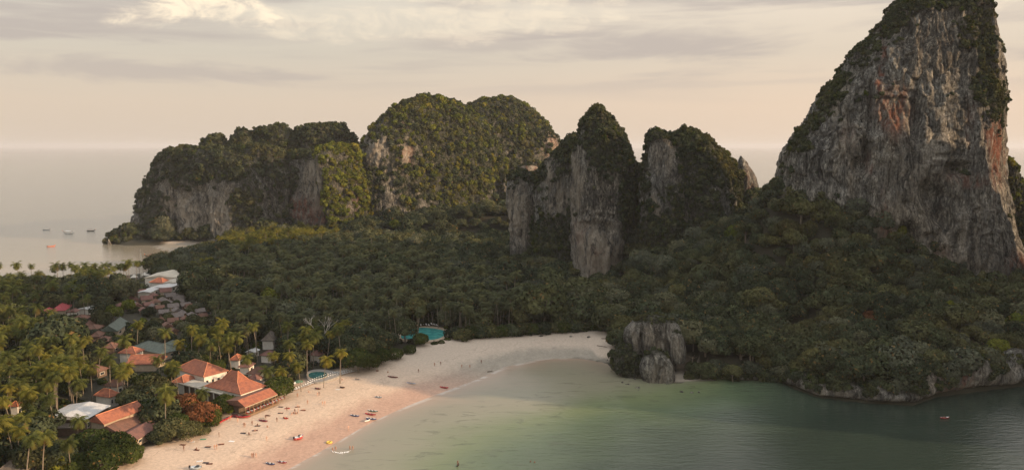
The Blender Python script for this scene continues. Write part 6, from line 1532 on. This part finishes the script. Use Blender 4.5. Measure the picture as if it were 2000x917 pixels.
# splash and swim ring
e_ = link('swim_ring', None) if False else None
bm = bmesh.new()
V = []; F = []; nu, nv = 20, 8
for i in range(nu):
    for j in range(nv):
        a, b = 2 * PI * i / nu, 2 * PI * j / nv; V.append(((.8 + .28 * math.cos(b)) * math.cos(a), (.8 + .28 * math.cos(b)) * math.sin(a), .22 + .28 * math.sin(b))); F.append((i * nv + j, ((i + 1) % nu) * nv + j, ((i + 1) % nu) * nv + (j + 1) % nv, i * nv + (j + 1) % nv))
o = MB().add(V, F).build('swim_ring', M['yellow'], smooth=True); place(o, 643, 864); tag(o, 'yellow swim ring at the edge of the water', 'swim ring'); bm.free()
P = np.array([G(u_, v_, 0) for u_, v_ in zip(np.linspace(648, 682, 60) + RNG.normal(0, 1.2, 60), 880 + 3.5 * np.sin(np.linspace(0, 3, 60)) + RNG.normal(0, .8, 60))])
scatter('splash', 'white foam splashed up by the waders', P + (0, 0, .05), np.zeros((60, 3)), RNG.uniform(.1, .3, (60, 1)) * (1, 1, .4), np.zeros(60), [MB().add(*[(v_, f_) for v_, f_ in [([(1, 0, 0), (0, 1, 0), (-1, 0, 0), (0, -1, 0), (0, 0, 1)], [(0, 1, 4), (1, 2, 4), (2, 3, 4), (3, 0, 4)])]][0]).mesh('foam', M['foam'])])

# loungers along the wall by the pool
def lounger0():
    e_ = empty('sun_lounger'); 
    MB().box((0, 0, .3), (1.3, .62, .07)).build('frame', M['wood'], e_); MB().box((-.05, 0, .39), (1.25, .58, .1)).build('cushion', M['cloth_white'], e_)
    m = MB().box((0, 0, 0), (.72, .6, .1)); o = m.build('backrest', M['cloth_white'], e_); o.location = (.9, 0, .56); o.rotation_euler = (0, -.7, 0)
    for sx in (-.55, .55):
        for sy in (-.26, .26): MB().box((sx, sy, .14), (.06, .06, .28)).build('leg', M['wood'], e_)
    return e_
L0 = lounger0(); first = True; tot = 0
def put_lounger(u, v, ang, label, group):
    global first
    o = L0 if first else copy_tree(L0); first = False
    place(o, u, v, ang=ang); o.location.z += .1; tag(o, label, 'sun lounger', group)
for i in range(26):
    t = i / 25; u_ = 578 + t * 112; v_ = 763 - t * 35.5 - (3 * math.sin(t * 3.1)); put_lounger(u_, v_ - 1.0, BD + PI / 2, ORD_[i] + ' white lounger from the left in the front row along the pool wall', 'front row of loungers by the pool wall')
for i in range(18):
    t = i / 17; put_lounger(606 + t * 74, 748 - t * 23 - 2.5 * math.sin(t * 3), BD + PI / 2 + .1, ORD_[i] + ' white lounger from the left in the back row between pool and wall', 'back row of loungers by the pool')
for i in range(12):
    put_lounger(795 + i * 5.4, 634 + (i % 3) * 1.2, 1.2 + i * .1, ORD_[i] + ' shaded lounger from the left behind the lagoon pool', 'loungers behind the lagoon pool')
def parasol(u, v, label, mat, R=1.6, H=2.4):
    e_ = empty('parasol'); place(e_, u, v); tag(e_, label, 'parasol'); n = 10
    V = [(0, 0, H + .7)]; F = []
    for r, z_ in ((R * .5, H + .5), (R, H)):
        for k in range(n): a = 2 * PI * k / n; V.append((r * math.cos(a), r * math.sin(a), z_))
    for k in range(n): F += [(0, 1 + k, 1 + (k + 1) % n), (1 + k, 1 + n + k, 1 + n + (k + 1) % n, 1 + (k + 1) % n)]
    MB().add(V, F).build('canopy', M[mat], e_); MB().tube([(0, 0, 0), (0, 0, H + .7)], .04, 6).build('pole', M['wood'], e_)
parasol(455, 792, 'large white parasol at the left end of the restaurant terrace', 'cloth_white', 2.2, 2.6); parasol(583, 755, 'pale green parasol at the left end of the lounger rows', 'green_plastic', 2.0, 2.2)
parasol(574, 757, 'white parasol next to the pale green one', 'cloth_white', 1.3, 2.0)
# tables of the terrace
def table0():
    e_ = empty('dining_table'); MB().box((0, 0, .75), (1.1, 1.1, .06)).build('tabletop', M['cloth_white'], e_); MB().tube([(0, 0, 0), (0, 0, .74)], .06, 6).build('leg', M['wood'], e_); return e_
def chair0():
    e_ = empty('chair'); MB().box((0, 0, .45), (.5, .5, .06)).build('seat', M['cloth_red'], e_); MB().box((-.24, 0, .75), (.06, .5, .55)).build('backrest', M['cloth_red'], e_)
    for sx in (-.2, .2):
        for sy in (-.2, .2): MB().box((sx, sy, .22), (.05, .05, .44)).build('leg', M['wood'], e_)
    return e_
T0, C0 = table0(), chair0(); ca, sa = math.cos(TER.rotation_euler.z), math.sin(TER.rotation_euler.z); ft = True
def tpos(x, y): return (TER.location.x + x * ca - y * sa, TER.location.y + x * sa + y * ca, 3.28)
for i in range(12):
    o = T0 if i == 0 else copy_tree(T0); x = -TL / 2 + 1 + i * (TL + 4) / 12; o.location = tpos(x, -TW / 2 - .6); tag(o, ORD_[i] + ' white topped table from the left at the beach restaurant front', 'table', 'tables of the beach restaurant')
    for s_ in (-1, 1):
        c_ = C0 if ft else copy_tree(C0); ft = False; c_.location = tpos(x + s_ * .85, -TW / 2 - .6 + .3 * s_); c_.rotation_euler = (0, 0, TER.rotation_euler.z + (0 if s_ < 0 else PI)); tag(c_, ['left', 'right'][s_ > 0] + ' red chair at the ' + ORD_[i] + ' table from the left at the beach restaurant', 'chair', 'chairs of the beach restaurant')
    if i % 2:
        o = link('person', pm('shirt', sk[i % 3], ['cloth_white', 'cloth_dark', 'cloth_red'][i % 3])); o.location = tpos(x + .2, -TW / 2 - 1.7); o.location.z = 3.28; tag(o, ['guest in a light shirt at the restaurant front', 'guest in dark clothes at the restaurant front', 'guest in a red shirt at the restaurant front'][i % 3], 'person', 'guests at the restaurant front')

# ------------------------------------------------------------------ air
hz, T, out = mat_new('haze')
vol = T.new('ShaderNodeVolumePrincipled'); vol.inputs['Color'].default_value = (.97, .97, .98, 1); vol.inputs['Density'].default_value = .000045; vol.inputs['Anisotropy'].default_value = .1
T.l.new(vol.outputs[0], out.inputs['Volume'])
hb = MB().box((0, 0, 105), (123000, 123000, 226)).build('haze', hz); tag(hb, None, None, None, 'stuff')
